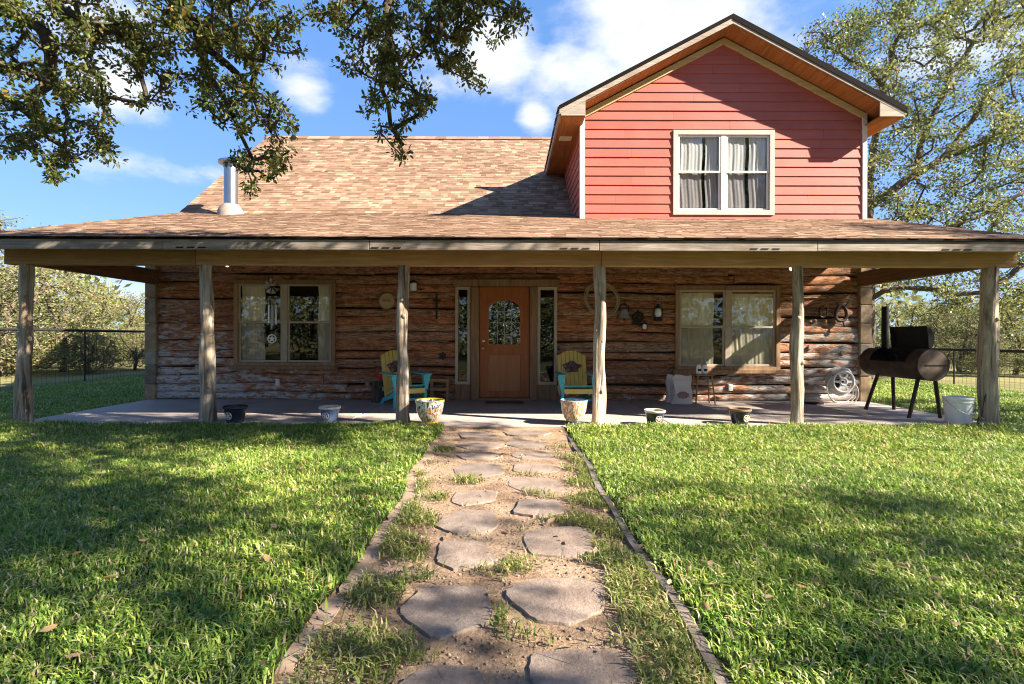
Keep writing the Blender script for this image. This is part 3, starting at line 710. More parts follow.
def window(x0, x1, z0, z1, y, trim, sash, tw, curtains, sill, glassm='glass', cmat='curtain'):
    mb = MB(); frame_ring(mb, x0, x1, z0, z1, tw, y-.028, y+.02)
    w_ = mb.build('window', trim, HO, bevel=.004)
    i0, i1, j0, j1 = x0+tw+.004, x1-tw-.004, z0+tw+.004, z1-tw-.004; mid = (i0+i1)/2
    mb = MB(); mb.box(mid-.045, mid+.045, y-.014, y+.03, j0, j1); mb.build('mullion', sash, w_, bevel=.004)
    for a, c in ((i0, mid-.048), (mid+.048, i1)):
        zm = (j0+j1)/2+.02
        up = MB(); frame_ring(up, a, c, zm-.02, j1, .034, y-.006, y+.014); up.build('sash', sash, w_, bevel=.003)
        lo = MB(); frame_ring(lo, a, c, j0, zm+.02, .038, y+.0155, y+.035); lo.build('sash', sash, w_, bevel=.003)
        g_ = MB(); g_.box(a+.03, c-.03, y+.003, y+.006, zm+.01, j1-.03); g_.build('pane', M[glassm], w_)
        g_ = MB(); g_.box(a+.034, c-.034, y+.024, y+.027, j0+.034, zm-.016); g_.build('pane', M['screenglass'], w_)
    if sill:
        mb = MB(); mb.box(x0-.06, x1+.06, y-.085, y-.030, z0-.05, z0+.02); mb.build('sill', trim, w_, bevel=.005)
    for a, c, e in curtains:
        curtain_mb(a, c, j0-.05, j1-.02+e, y+.054+.006*random.random(), .009, .13).build('curtain', M[cmat], w_, smooth=80)
    return w_
window(-5.06, -3.19, .67, 2.27, YW-.02, M['brown_trim'], M['sash'], .075, [(-4.95, -4.52, 0), (-3.53, -3.26, 0)], True)
window(3.09, 5.02, .62, 2.19, YW-.02, M['brown_trim'], M['sash'], .075, [(3.17, 3.82, 0), (4.05, 4.95, 0)], True, cmat='sheer')
window(WX0, WX1, WZ0, WZ1, YW-.01, M['wtrim'], M['sash_w'], .085, [(3.12, 3.60, 0), (3.66, 3.95, 0), (4.02, 4.40, 0), (4.47, 4.84, 0)], False, cmat='lace')
# extra outer casing of the lower windows
# ---- entrance: posts, header, sidelights, door
b = MB(); b.box(-1.02, .95, YW-.07, YW-.0, 2.16, 2.29); b.build('door_header', M['brown_trim'], HO, bevel=.006)
for x0, x1 in ((-.69, -.53), (.40, .535)):
    b = MB(); b.box(x0, x1, YW-.085, YW+.05, ZS, 2.155); b.build('door_jamb', M['brown_trim'], HO, bevel=.02)
for x0, x1 in ((-.975, -.695), (.54, .905)):
    mb = MB(); frame_ring(mb, x0, x1, .35, 2.155, .055, YW-.05, YW+.03); sd = mb.build('sidelight', M['sash'], HO, bevel=.004)
    g_ = MB(); g_.box(x0+.05, x1-.05, YW+.0, YW+.006, .40, 2.105); g_.build('pane', M['glass'], sd)
    mb = MB(); mb.box(x0, x1, YW-.02, YW+.03, ZS, .348); mb.build('apron_panel', M['brown_trim'], sd, bevel=.004)
D0, D1, DZ0, DZ1 = -.525, .395, ZS+.05, 2.15
b = MB(); b.box(D0, D1, YW-.01, YW+.035, DZ0, DZ1); DR = b.build('front_door', M['door'], HO, bevel=.003)
cx = (D0+D1)/2
def arch(hw, z0, zs, z1, n=10):
    pts = [(cx-hw, z0), (cx+hw, z0)]
    for i in range(n+1):
        a = math.pi*i/n; pts.append((cx+hw*math.cos(a), zs+(z1-zs)*math.sin(a)))
    return pts
po, pi_ = arch(.335, 1.04, 1.75, 1.955), arch(.288, 1.09, 1.73, 1.91)
b = MB(); n = len(po)
b.add([(x, YW-.028, z) for x, z in po]+[(x, YW-.028, z) for x, z in pi_]+[(x, YW-.009, z) for x, z in po]+[(x, YW-.009, z) for x, z in pi_],
      [(i, (i+1) % n, n+(i+1) % n, n+i) for i in range(n)]+[(i, (i+1) % n, 2*n+(i+1) % n, 2*n+i) for i in range(n)]+[(n+i, n+(i+1) % n, 3*n+(i+1) % n, 3*n+i) for i in range(n)])
b.build('glass_frame', M['door'], DR)
b = MB(); b.prism([(x, YW-.014, z) for x, z in pi_], (0, .003, 0)); b.build('backing', M['dark'], DR)
b = MB(); b.prism([(x, YW-.019, z) for x, z in pi_], (0, .003, 0)); b.build('pane', M['leadglass'], DR)
b = MB()
for k in (-1, 0, 1): b.box(cx+k*.13-.004, cx+k*.13+.004, YW-.023, YW-.0195, 1.10, 1.88)
for zz in (1.28, 1.5, 1.70): b.box(cx-.27, cx+.27, YW-.0235, YW-.0196, zz-.004, zz+.004)
b.build('lead_strip', M['tin'], DR)
b = MB(); b.box(cx-.30, cx+.30, YW-.026, YW-.008, .22, .90); b.build('lower_panel', M['doorlow'], DR, bevel=.02)
b = MB(); b.lathe([(.03, 0), (.03, .008), (.012, .012), (.012, .04), (.03, .05), (.032, .065), (.02, .08)], (D0+.065, YW-.01, 1.02), 14, Matrix.Rotation(R(90), 3, 'X')); b.build('door_knob', M['brass'], DR, smooth=True)
b = MB(); b.lathe([(.03, 0), (.03, .012), (.015, .02)], (D0+.065, YW-.01, 1.16), 14, Matrix.Rotation(R(90), 3, 'X')); b.build('deadbolt', M['brass'], DR, smooth=True)
b = MB(); b.box(-.53, .40, YW-.13, YW+.06, ZS+.001, ZS+.045); b.build('threshold', M['brown_trim'], HO, bevel=.006)
# flue pipe on the roof
FY = 10.1; FX = (230.5-508)*FY/F; zf = ZT-(YT-FY)*.3195
b = MB(); b.lathe([(.128, -.1), (.128, .95)], (FX, FY, zf), 28); FP = b.build('flue_pipe', M['galv'], HO, smooth=40)
b = MB(); b.lathe([(.25, -.08), (.24, .06), (.165, .17), (.15, .19)], (FX, FY, zf), 28); b.build('flashing_cone', plain('pale_flashing', (.27, .22, .175), .6, .2), FP, smooth=40)
b = MB(); b.lathe([(.15, .95), (.15, 1.0), (.23, 1.01), (.23, 1.06), (.06, 1.14)], (FX, FY, zf), 28); b.build('rain_cap', M['galv'], FP, smooth=40)

# ------------------------------------------------------------------ fences
def fence(name, X, y0, y1, ztop, label):
    f = empty(name, (X, y0, 0), label, 'fence')
    b = MB(); b.tube([(X, y0, ztop), (X, y1, ztop)], .035, 10); b.build('top_rail', M['iron'], f, smooth=True)
    n = int((y1-y0)/3.0)
    for k in range(n+1):
        y = y0+(y1-y0)*k/n
        b = MB(); b.tube([(X, y, 0), (X, y, ztop-.02)], .018, 8); b.build('fence_post', M['iron'], f, smooth=True)
    b = MB(); y = y0
    while y < y1: b.bar((X, y, .02), (X, y, ztop-.03), .0035, .0035); y += .12
    z = .1
    while z < ztop-.05: b.bar((X, y0, z), (X, y1, z), .0035, .0035); z += .12
    b.build('wire_mesh', M['iron'], f)
fence('pipe_fence', -11.0, 4.0, 25.0, 1.37, 'dark pipe rail fence with wire mesh on the left, shaded side of the yard')
fence('pipe_fence', 11.6, 4.0, 25.0, .94, 'low dark pipe rail wire fence beyond the barrel grill')

# ------------------------------------------------------------------ trees
def leaf_mesh(cent, nper, spread, size, r_, droop=0.0, fold=True):
    """cent (N,3) cluster centres -> many small pointed leaves"""
    N = len(cent)*nper
    c = np.repeat(cent, nper, 0)
    d = r_.normal(size=(N, 3)); d /= np.linalg.norm(d, axis=1, keepdims=True)
    rad = spread*r_.random((N, 1))**.6
    p = c+d*rad*np.array([1, 1, .8])
    ax = d*.9+r_.normal(size=(N, 3))*.7; ax[:, 2] -= droop; ax /= np.linalg.norm(ax, axis=1, keepdims=True)
    up = r_.normal(size=(N, 3)); up[:, 2] += 1.0
    sd = np.cross(ax, up); sd /= (np.linalg.norm(sd, axis=1, keepdims=True)+1e-9)
    nr = np.cross(sd, ax)
    L = size*r_.uniform(.45, 1.45, (N, 1)); W = L*r_.uniform(.20, .30, (N, 1))
    if fold:
        pts = [p, p+ax*L*.35-sd*W+nr*L*.06, p+ax*L*.8-sd*W*.75+nr*L*.05, p+ax*L*1.05, p+ax*L*.8+sd*W*.75+nr*L*.05, p+ax*L*.35+sd*W+nr*L*.06]
        V = np.stack(pts, 1).reshape(-1, 3); o = np.arange(N)[:, None]*6
        return V, [o+np.array([[0, 1, 2, 3]]), o+np.array([[0, 3, 4, 5]])]
    pts = [p, p+ax*L*.5-sd*W*1.15, p+ax*L, p+ax*L*.5+sd*W*1.15]
    V = np.stack(pts, 1).reshape(-1, 3); o = np.arange(N)[:, None]*4
    return V, [o+np.array([[0, 1, 2, 3]])]
def grow(limbs, targets, seg, r_, sag=.05, jit=.18):
    """limbs: list of (points, parent_point_or_None); attaches every target to the nearest node of the growing skeleton"""
    pos, par = [], []
    def addn(p, q): pos.append(np.array(p, float)); par.append(q); return len(pos)-1
    for pts in limbs:
        pts = [np.array(p, float) for p in pts]
        if pos:
            A = np.array(pos); last = int(np.argmin(((A-pts[0])**2).sum(1)))
            if np.linalg.norm(A[last]-pts[0]) > .02: last = addn(pts[0], last)
        else: last = addn(pts[0], -1)
        for q in pts[1:]:
            a = pos[last].copy(); L = np.linalg.norm(q-a); k = max(1, int(L/seg)); side = r_.normal(size=3)*jit*seg
            for i in range(1, k+1):
                t = i/k; last = addn(a+(q-a)*t+(side*math.sin(math.pi*t)+r_.normal(size=3)*jit*.35*seg if i < k else 0), last)
    nlimb = len(pos); tips = []
    buf = np.zeros((len(pos)+len(targets)*14, 3)); buf[:len(pos)] = np.array(pos); cnt = len(pos)
    A0 = np.array(pos)
    order = np.argsort([((A0-t)**2).sum(1).min() for t in targets])
    for ti in order:
        t = targets[ti]; d2 = ((buf[:cnt]-t)**2).sum(1); j = int(np.argmin(d2)); L = math.sqrt(d2[j]); k = int(min(12, max(1, round(L/seg))))
        a = buf[j].copy(); side = r_.normal(size=3)*jit*L*.35; last = j
        for i in range(1, k+1):
            u = i/k; q = a+(t-a)*u+side*math.sin(math.pi*u)+(r_.normal(size=3)*jit*.3*seg if i < k else 0); q[2] += sag*L*math.sin(math.pi*u)
            buf[cnt] = q; par.append(last); last = cnt; cnt += 1
        tips.append(last)
    return buf[:cnt].copy(), np.array(par), np.array(tips)
def branch_mesh(pos, par, tips, rt, expo, rmax, sides=6):
    w_ = np.zeros(len(pos)); w_[tips] += 1
    for i in range(len(pos)-1, 0, -1): 
        if par[i] >= 0: w_[par[i]] += w_[i]
    rad = np.minimum(rt*np.maximum(w_, .6)**expo, rmax)
    i = np.where(par >= 0)[0]; a, b_ = pos[par[i]], pos[i]; ra = np.minimum(rad[par[i]], rad[i]*1.25+.002); rb = rad[i]
    d = b_-a; L = np.linalg.norm(d, axis=1, keepdims=True)+1e-9; d /= L
    ref = np.where(np.abs(d[:, 2:3]) > .9, np.array([[1., 0, 0]]), np.array([[0, 0, 1.]]))
    x = np.cross(d, ref); x /= np.linalg.norm(x, axis=1, keepdims=True); y = np.cross(d, x)
    b2 = b_+d*rb[:, None]*.35
    an = np.arange(sides)*2*np.pi/sides; ca, sa = np.cos(an), np.sin(an)
    ring = x[:, None, :]*ca[None, :, None]+y[:, None, :]*sa[None, :, None]
    V = np.concatenate([a[:, None]+ring*ra[:, None, None], b2[:, None]+ring*rb[:, None, None]], 1).reshape(-1, 3)
    o = np.arange(len(i))[:, None, None]*2*sides; k = np.arange(sides); q = np.stack([k, (k+1) % sides, sides+(k+1) % sides, sides+k], 1)[None]
    return V, [(o+q).reshape(-1, 4)]
def tree(name, base, label, cat, limbs, targets, seg, rt, expo, rmax, leafn, spread, size, leafm, barkm, seed, group=None, fold=True, droop=0, sag=.05):
    r_ = np.random.default_rng(seed)
    e = empty(name, base, label, cat, group)
    pos, par, tips = grow(limbs, targets, seg, r_, sag)
    V, Fs = branch_mesh(pos, par, tips, rt, expo, rmax); np_obj('trunk', V, Fs, M[barkm], e, True)
    # leaves along the last pieces too
    cent = pos[tips]; prevp = pos[par[tips]]; cent = np.concatenate([cent, (cent+prevp)/2])
    V, Fs = leaf_mesh(cent, max(1, leafn//2), spread, size, r_, droop, fold); np_obj('crown', V, Fs, M[leafm], e)
    return e
def blob_targets(blobs, per, r_, dvar, dbase=5.0, flat=1.0):
    T = []
    for bl in blobs:
        x, y, r = bl[:3]; d0 = bl[3] if len(bl) > 3 else dbase
        for _ in range(max(2, int(per*(r/30)**1.7))):
            a = r_.uniform(0, 2*np.pi); q = r*math.sqrt(r_.random())
            T.append(P(x+q*math.cos(a), y+q*math.sin(a)*flat, d0+r_.uniform(-dvar, dvar)))
    return np.array([tuple(t) for t in T])
rt_ = np.random.default_rng(21)
# the big live oak over the lawn: trunk out of the picture to the left, drooping limbs in view
TT = (-5.7, 1.3, 3.2)
limbs = [[(-6.1, .9, -.05), (-6.0, 1.0, 1.2), TT],
         [TT, P(-90, -50, 4.2), P(0, 3, 5), P(43, 33, 5), P(50, 57, 5), P(32, 97, 5), P(30, 117, 5)],
         [TT, (-5.0, 2.8, 5.2), P(20, -25, 5), P(53, 7, 5), P(93, 30, 5), P(133, 37, 5), P(147, 60, 5.1), P(160, 80, 5.1)],
         [(-5.0, 2.8, 5.2), (-3.9, 4.0, 5.5), P(167, -3, 5.0), P(180, 13, 5), P(197, 27, 5), P(200, 53, 5.1), P(213, 83, 5.2), P(230, 110, 5.3), P(240, 135, 5.4), P(252, 160, 5.4)],
         [P(207, 50, 5.1), P(250, 90, 5.2), P(277, 120, 5.2)],
         [P(133, 37, 5), P(140, 77, 5), P(147, 100, 5)],
         [(-3.9, 4.0, 5.5), (-2.4, 4.5, 5.6), P(400, -25, 5.1), P(387, 27, 5.1), P(383, 67, 5.1), P(381, 90, 5.2), P(390, 127, 5.3), P(402, 145, 5.3)],
         [P(400, -25, 5.1), P(440, 0, 5), P(433, 43, 5), P(440, 67, 5), P(467, 80, 5)],
         [P(440, 0, 5), P(490, 3, 4.9), P(515, 15, 4.9)],
         ]
blobs = [(18, 20, 40), (15, 75, 38), (22, 125, 34), (60, 165, 18), (85, 105, 32), (75, 60, 38), (100, 30, 36), (100, 135, 22), (50, 140, 28), (62, 182, 10), (130, 55, 28), (175, 55, 38), (150, 18, 36),
         (210, 35, 46), (245, 55, 36), (245, 25, 34), (200, 85, 28), (228, 105, 28), (258, 115, 26), (282, 133, 16), (258, 165, 18), (235, 155, 10), (252, 188, 8), (278, 158, 14), (165, 100, 12), (145, 100, 10), (110, 155, 10),
         (285, 22, 18), (292, 48, 10), (350, 18, 32), (400, 18, 36), (440, 22, 36), (482, 14, 34), (512, 20, 16), (368, 55, 22), (400, 58, 28), (440, 48, 28), (346, 68, 10), (390, 92, 26), (418, 98, 20), (456, 76, 18), (476, 84, 8), (370, 108, 12),
         (400, 128, 12), (402, 150, 7), (374, 130, 8), (320, 12, 16), (60, -42, 46), (150, -45, 46), (240, -42, 44), (330, -42, 38), (420, -42, 44), (500, -40, 30), (-45, -20, 46), (-55, 60, 46), (-50, 135, 34)]
vis = blob_targets(blobs, 20, rt_, .45, 5.0)
can = []
while len(can) < 1750:
    x, y, z = rt_.uniform(.5, 8.1), rt_.uniform(-3, 3.6), rt_.uniform(5.2, 7.4)
    if math.sin(x*1.3+2)+math.sin(y*1.7+x*.4)+math.sin(z*2+x)+rt_.uniform(-.6, .6) < -.2: continue
    if z < H+.70*y+.45 and y > 0: continue
    can.append((x, y, z))
LO = tree('live_oak', (-6.1, .9, 0), 'big live oak whose drooping dark limbs hang into the sky at upper left', 'tree', limbs, vis, .16, .0048, .48, .16, 42, .078, .043, 'leaf', 'bark', 31, droop=.2)

r_ = np.random.default_rng(91)     # its high canopy, above the picture
pos, par, tips = grow([[TT, (-3.5, .5, 6.0), (-.5, 1.0, 6.6), (2.5, 1.4, 6.6), (5.0, 2.0, 6.3)], [(-.5, 1.0, 6.6), (1.0, 3.2, 6.2), (2.5, 4.2, 6.2)], [(-3.5, .5, 6.0), (-2.0, -2.5, 6.6), (1.5, -4.0, 6.4)], [(2.5, 1.4, 6.6), (5, -1, 6.5)]], np.array(can), .3, r_)
V, Fs = branch_mesh(pos, par, tips, .005, .46, .12); np_obj('upper_limbs', V, Fs, M['bark'], LO, True)
V, Fs = leaf_mesh(pos[tips], 34, .28, .09, r_, 0, False); np_obj('upper_crown', V, Fs, M['leaf'], LO)
# the oak right of the house
limbs = [[P(867, 395, 14.8), P(867, 300, 14.8)],
         [P(867, 300, 14.8), P(900, 286, 14.6), P(930, 288, 14.4), P(956, 293, 14.2), P(985, 291, 14), P(1009, 275, 14), P(1040, 250, 14), P(1090, 235, 14)],
         [P(867, 300, 14.8), P(864, 240, 15), P(868, 205, 15), P(914, 173, 15), P(940, 158, 15), P(985, 140, 14.8), P(1025, 118, 14.6)],
         [P(868, 205, 15), P(876, 130, 15.3), P(881, 83, 15.4), P(890, 50, 15.5), P(902, 18, 15.5)],
         [P(914, 173, 15), P(930, 120, 15.4), P(950, 70, 15.5), P(982, 28, 15.5)],
         [P(864, 240, 15), P(920, 235, 14.6), P(980, 215, 14.4), P(1035, 185, 14.2)],
         [P(881, 83, 15.4), P(850, 60, 15.6), P(822, 45, 15.6)], [P(940, 158, 15), P(985, 95, 15), P(1030, 55, 15)]]
blobs = [(825, 48, 28), (850, 30, 26), (878, 28, 32), (925, 24, 36), (970, 28, 38), (1015, 35, 36), (875, 85, 32), (918, 78, 36), (965, 85, 30), (1010, 90, 36), (890, 130, 32), (935, 130, 28), (985, 130, 34), (1030, 140, 30),
         (885, 175, 28), (925, 185, 32), (965, 172, 30), (1010, 185, 36), (890, 215, 25), (935, 222, 30), (980, 220, 28), (1020, 232, 30), (905, 262, 28), (945, 265, 26), (985, 262, 26), (1015, 300, 30), (955, 300, 20), (1075, 60, 50), (1075, 150, 50), (1075, 240, 50), (905, -25, 40), (970, -30, 45), (1030, -20, 45), (840, 210, 16)]
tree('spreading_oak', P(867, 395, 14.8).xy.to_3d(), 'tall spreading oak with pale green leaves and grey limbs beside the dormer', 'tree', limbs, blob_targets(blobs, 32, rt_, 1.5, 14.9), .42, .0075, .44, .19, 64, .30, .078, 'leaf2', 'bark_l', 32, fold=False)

# shade oak out of the picture at the right (its shade lies over the near lawn)
def gen_targets(c, rad, n, r_, gap=.1):
    T = []
    while len(T) < n:
        v = r_.normal(size=3); v /= np.linalg.norm(v); v *= r_.random()**.4
        p = np.array(c)+v*np.array(rad)
        if math.sin(p[0]*1.9)+math.sin(p[1]*2.1+1)+math.sin(p[2]*2.3)+r_.uniform(-.6, .6) < gap: continue
        T.append(p)
    return np.array(T)
tree('shade_oak', (12.6, -3.0, 0), 'dark oak standing to the right of the near lawn, casting the shade there', 'tree',
     [[(12.6, -3, -.05), (12.4, -2.8, 2.6)], [(12.4, -2.8, 2.6), (10.8, -1.6, 4.6), (9.6, -.6, 5.4)], [(12.4, -2.8, 2.6), (13.2, -1.2, 5.2)], [(12.4, -2.8, 2.6), (11.6, -4.2, 5)]],
     gen_targets((11.4, -1.8, 5.4), (3.6, 2.8, 1.7), 230, rt_, .15),   .3, .006, .46, .18, 40, .26, .09, 'leaf', 'bark', 33, fold=False)

tree('side_oak', (19.0, 5.5, 0), 'thin oak off the right end of the porch, dappling the log wall there', 'tree',
     [[(19, 5.5, -.05), (18.6, 5.4, 3.2)], [(18.6, 5.4, 3.2), (17.0, 5.0, 5.6), (15.8, 4.6, 7.0)], [(18.6, 5.4, 3.2), (18.4, 6.2, 5.6)]],
     gen_targets((16.0, 4.4, 7.0), (2.8, 2.2, 2.6), 440, rt_, .0), .3, .008, .46, .16, 34, .26, .09, 'leaf', 'bark', 34, fold=False)

# brush trees beyond the fences: three kinds built once, then copied
kinds = []
def brush(i, label, leafm):
    r_ = np.random.default_rng(50+i); h = 3.6+.5*i
    lm = [[(0, 0, -.1), (.1, 0, 1.0)], [(.1, 0, 1.0), (.5, .2, 2.0), (.9, .3, h*.8)], [(.1, 0, 1.0), (-.5, -.3, 1.9), (-1.0, -.2, h*.75)], [(.1, 0, 1.0), (0, .5, h*.85)]]
    T = gen_targets((0, 0, h*.58), (2.1, 1.8, h*.46), 170, r_, -.35)
    T2 = gen_targets((0, 0, h*.22), (2.1, 1.8, h*.24), 130, r_, -.6); T2[:, 2] = np.abs(T2[:, 2])+.1
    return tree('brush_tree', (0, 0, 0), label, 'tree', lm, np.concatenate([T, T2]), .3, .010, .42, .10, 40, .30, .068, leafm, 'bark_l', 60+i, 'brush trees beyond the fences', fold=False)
def copy_tree(o):
    c = o.copy(); C.objects.link(c)
    for ch in [x for x in bpy.data.objects if x.parent == o]:
        d = ch.copy(); C.objects.link(d); d.parent = c
    return c
protos = [brush(0, 'l', 'leaf3'), brush(1, 'l', 'leaf2'), brush(2, 'l', 'leaf3')]
spots = [  # px, distance, kind, scale, label
    (0, 15.5, 0, .98, 'straw coloured brush tree at the left edge of the photo, just behind the fence'),
    (62, 17.5, 1, .78, 'olive green brush tree between the two left porch posts, low behind the fence'),
    (110, 19.5, 2, .72, 'pale brush tree showing just left of the log house corner'),
    (-60, 20, 2, 1.25, 'taller yellow-green tree whose top shows left of the porch roof'),
    (40, 24, 0, .95, 'washed out brush tree deeper in, behind the olive green one at left'),
    (140, 25, 1, .85, 'far olive brush tree almost hidden by the left stone corner'),
    (20, 17.2, 2, .42, 'low straw brush thicket filling the gap behind the first left porch post'),
    (88, 16.6, 0, .40, 'low pale thicket directly behind the wire mesh at left'),
    (135, 18.5, 1, .42, 'low olive thicket touching the log house corner at left'),
    (925, 17.2, 2, .36, 'low straw brush thicket right behind the grill legs'),
    (985, 16.6, 0, .36, 'low pale thicket left of the last porch post'),
    (1040, 16.2, 1, .42, 'low olive thicket cut by the right picture edge'),
    (8, 19.0, 2, 1.28, 'tall yellow-green tree at the left edge, its top showing above the porch eave'),
    (905, 20.5, 1, .70, 'low olive brush tree above the open grill lid, beyond the right fence'),
    (960, 19, 0, .66, 'straw coloured brush tree behind the grill end plate, beyond the right fence'),
    (1015, 17.5, 1, .70, 'olive brush tree at the right edge of the photo, past the last porch post'),
    (985, 25, 2, .85, 'pale brush tree deeper in, seen left of the last porch post'),
    (930, 27, 0, .9, 'washed out brush tree far behind the grill smoke stack')]
used = set()
for i, (px, d, kd, s, lab) in enumerate(spots):
    o = protos[kd] if kd not in used else copy_tree(protos[kd]); used.add(kd)
    p = P(px, 338, d); o.location = (p.x, p.y, 0); o.scale = (s*1.25, s*1.25, s); o.rotation_euler.z = i*1.7; o['label'] = lab
# trees behind the camera (seen only in the window reflections)
for i, (x, y, s) in enumerate(((-9, -11, 1.7), (1.5, -15, 2.1), (10, -13, 1.8))):
    o = copy_tree(protos[i % 3]); o.location = (x, y, 0); o.scale = (s*1.3, s*1.3, s); o.rotation_euler.z = i; o['label'] = ('broad tree behind the viewer at left, mirrored in the windows', 'tallest tree behind the viewer, mirrored in the door glass', 'tree behind the viewer at right, mirrored in the windows')[i]
# far wood as one mass
r_ = np.random.default_rng(77); Cn = []
for _ in range(2600):
    a = r_.uniform(-1.15, 1.15); d = r_.uniform(34, 60); Cn.append((d*math.sin(a), d*math.cos(a), 4.2*r_.random()**.8*(1+.3*math.sin(a*23)+.2*math.sin(a*51))))
for _ in range(1500):
    a = r_.uniform(1.6, 4.7); d = r_.uniform(17, 30); Cn.append((d*math.sin(a), d*math.cos(a), (7+2*math.sin(a*9))*r_.random()**.8))
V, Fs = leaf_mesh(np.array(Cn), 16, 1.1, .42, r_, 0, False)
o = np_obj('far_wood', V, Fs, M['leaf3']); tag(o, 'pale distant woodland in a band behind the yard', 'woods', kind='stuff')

# ------------------------------------------------------------------ grass, gravel, litter
def blades(pts, L, W, r_, lean=.55):
    N = len(pts); an = r_.uniform(0, 2*np.pi, N); h = np.stack([np.cos(an), np.sin(an), np.zeros(N)], 1); sd = np.stack([-np.sin(an), np.cos(an), np.zeros(N)], 1)
    L = (L*r_.uniform(.5, 1.3, N))[:, None] if np.ndim(L) == 0 else (L*r_.uniform(.5, 1.3, N))[:, None]
    W = (np.asarray(W)*r_.uniform(.5, 1.4, N))[:, None]; ln = (lean*r_.uniform(.3, 1.6, N))[:, None]; z = np.array([0, 0, 1.])
    p1 = pts+(h*ln*.3+z*.62)*L; tip = pts+(h*ln*1.15+z*(1.0-.28*ln))*L
    V = np.stack([pts-sd*W*.5, pts+sd*W*.5, p1+sd*W*.45, p1-sd*W*.45, tip], 1).reshape(-1, 3); o = np.arange(N)[:, None]*5
    return V, [o+np.array([[0, 1, 2, 3]]), o+np.array([[3, 2, 4]])]
def lawn_pts(n, x0, x1, y0, y1, r_, ok):
    p = np.stack([r_.uniform(x0, x1, n), r_.uniform(y0, y1, n), np.full(n, .015)], 1); p[:, 2] += np.where((p[:, 1] < 6.56), .045*np.clip((p[:, 1]-5.6)/.9, 0, 1)**1.5, 0); return p[ok(p)]
rg = np.random.default_rng(5)
vxl = lambda y: XL+.09*(1-np.clip((y-1.7)/5, 0, 1))+.03*np.sin(y*2.3)+.02*np.sin(y*5.1+1)
vxr = lambda y: XR+.5*(.03*np.sin((y+4)*2.3)+.02*np.sin((y+4)*5.1+1))
def on_lawn(p):
    x, y = p[:, 0], p[:, 1]
    edge = rg.normal(0, .02, len(p))
    k = (x < vxl(y)-.03+edge) | (x > vxr(y)+.085+edge)
    k &= ~((np.abs(x) < 6.64) & (y > 6.53)); k &= np.abs(x) < 1.15*y+2.6; return k
sets = []
for n, a, c, y0, y1, L, W in ((205000, -6.2, 6.2, 1.0, 3.4, .060, .0078), (205000, -8.2, 8.2, 3.4, 5.2, .060, .0082), (125000, -9.6, 9.6, 5.2, 6.6, .078, .0105), (60000, -11, -6.6, 6.4, 14.5, .07, .013), (60000, 6.6, 11.5, 6.4, 14.5, .07, .013)):
    p = lawn_pts(n, a, c, y0, y1, rg, on_lawn)
    # thin, taller and shorter patches
    f = .82+.22*np.sin(p[:, 0]*2.1+1.3*np.sin(p[:, 1]*1.7))*np.sin(p[:, 1]*2.6+p[:, 0])+.15*np.sin(p[:, 0]*7.3)*np.sin(p[:, 1]*6.1)
    sets.append((p, L*f, np.full(len(p), W)))
p = np.concatenate([s[0] for s in sets]); L = np.concatenate([s[1] for s in sets]); W = np.concatenate([s[2] for s in sets])
V, Fs = blades(p, L, W, rg, .75); o = np_obj('lawn_grass', V, Fs, M['grass']); tag(o, 'thick green lawn of coarse blades either side of the path', 'grass', kind='stuff')

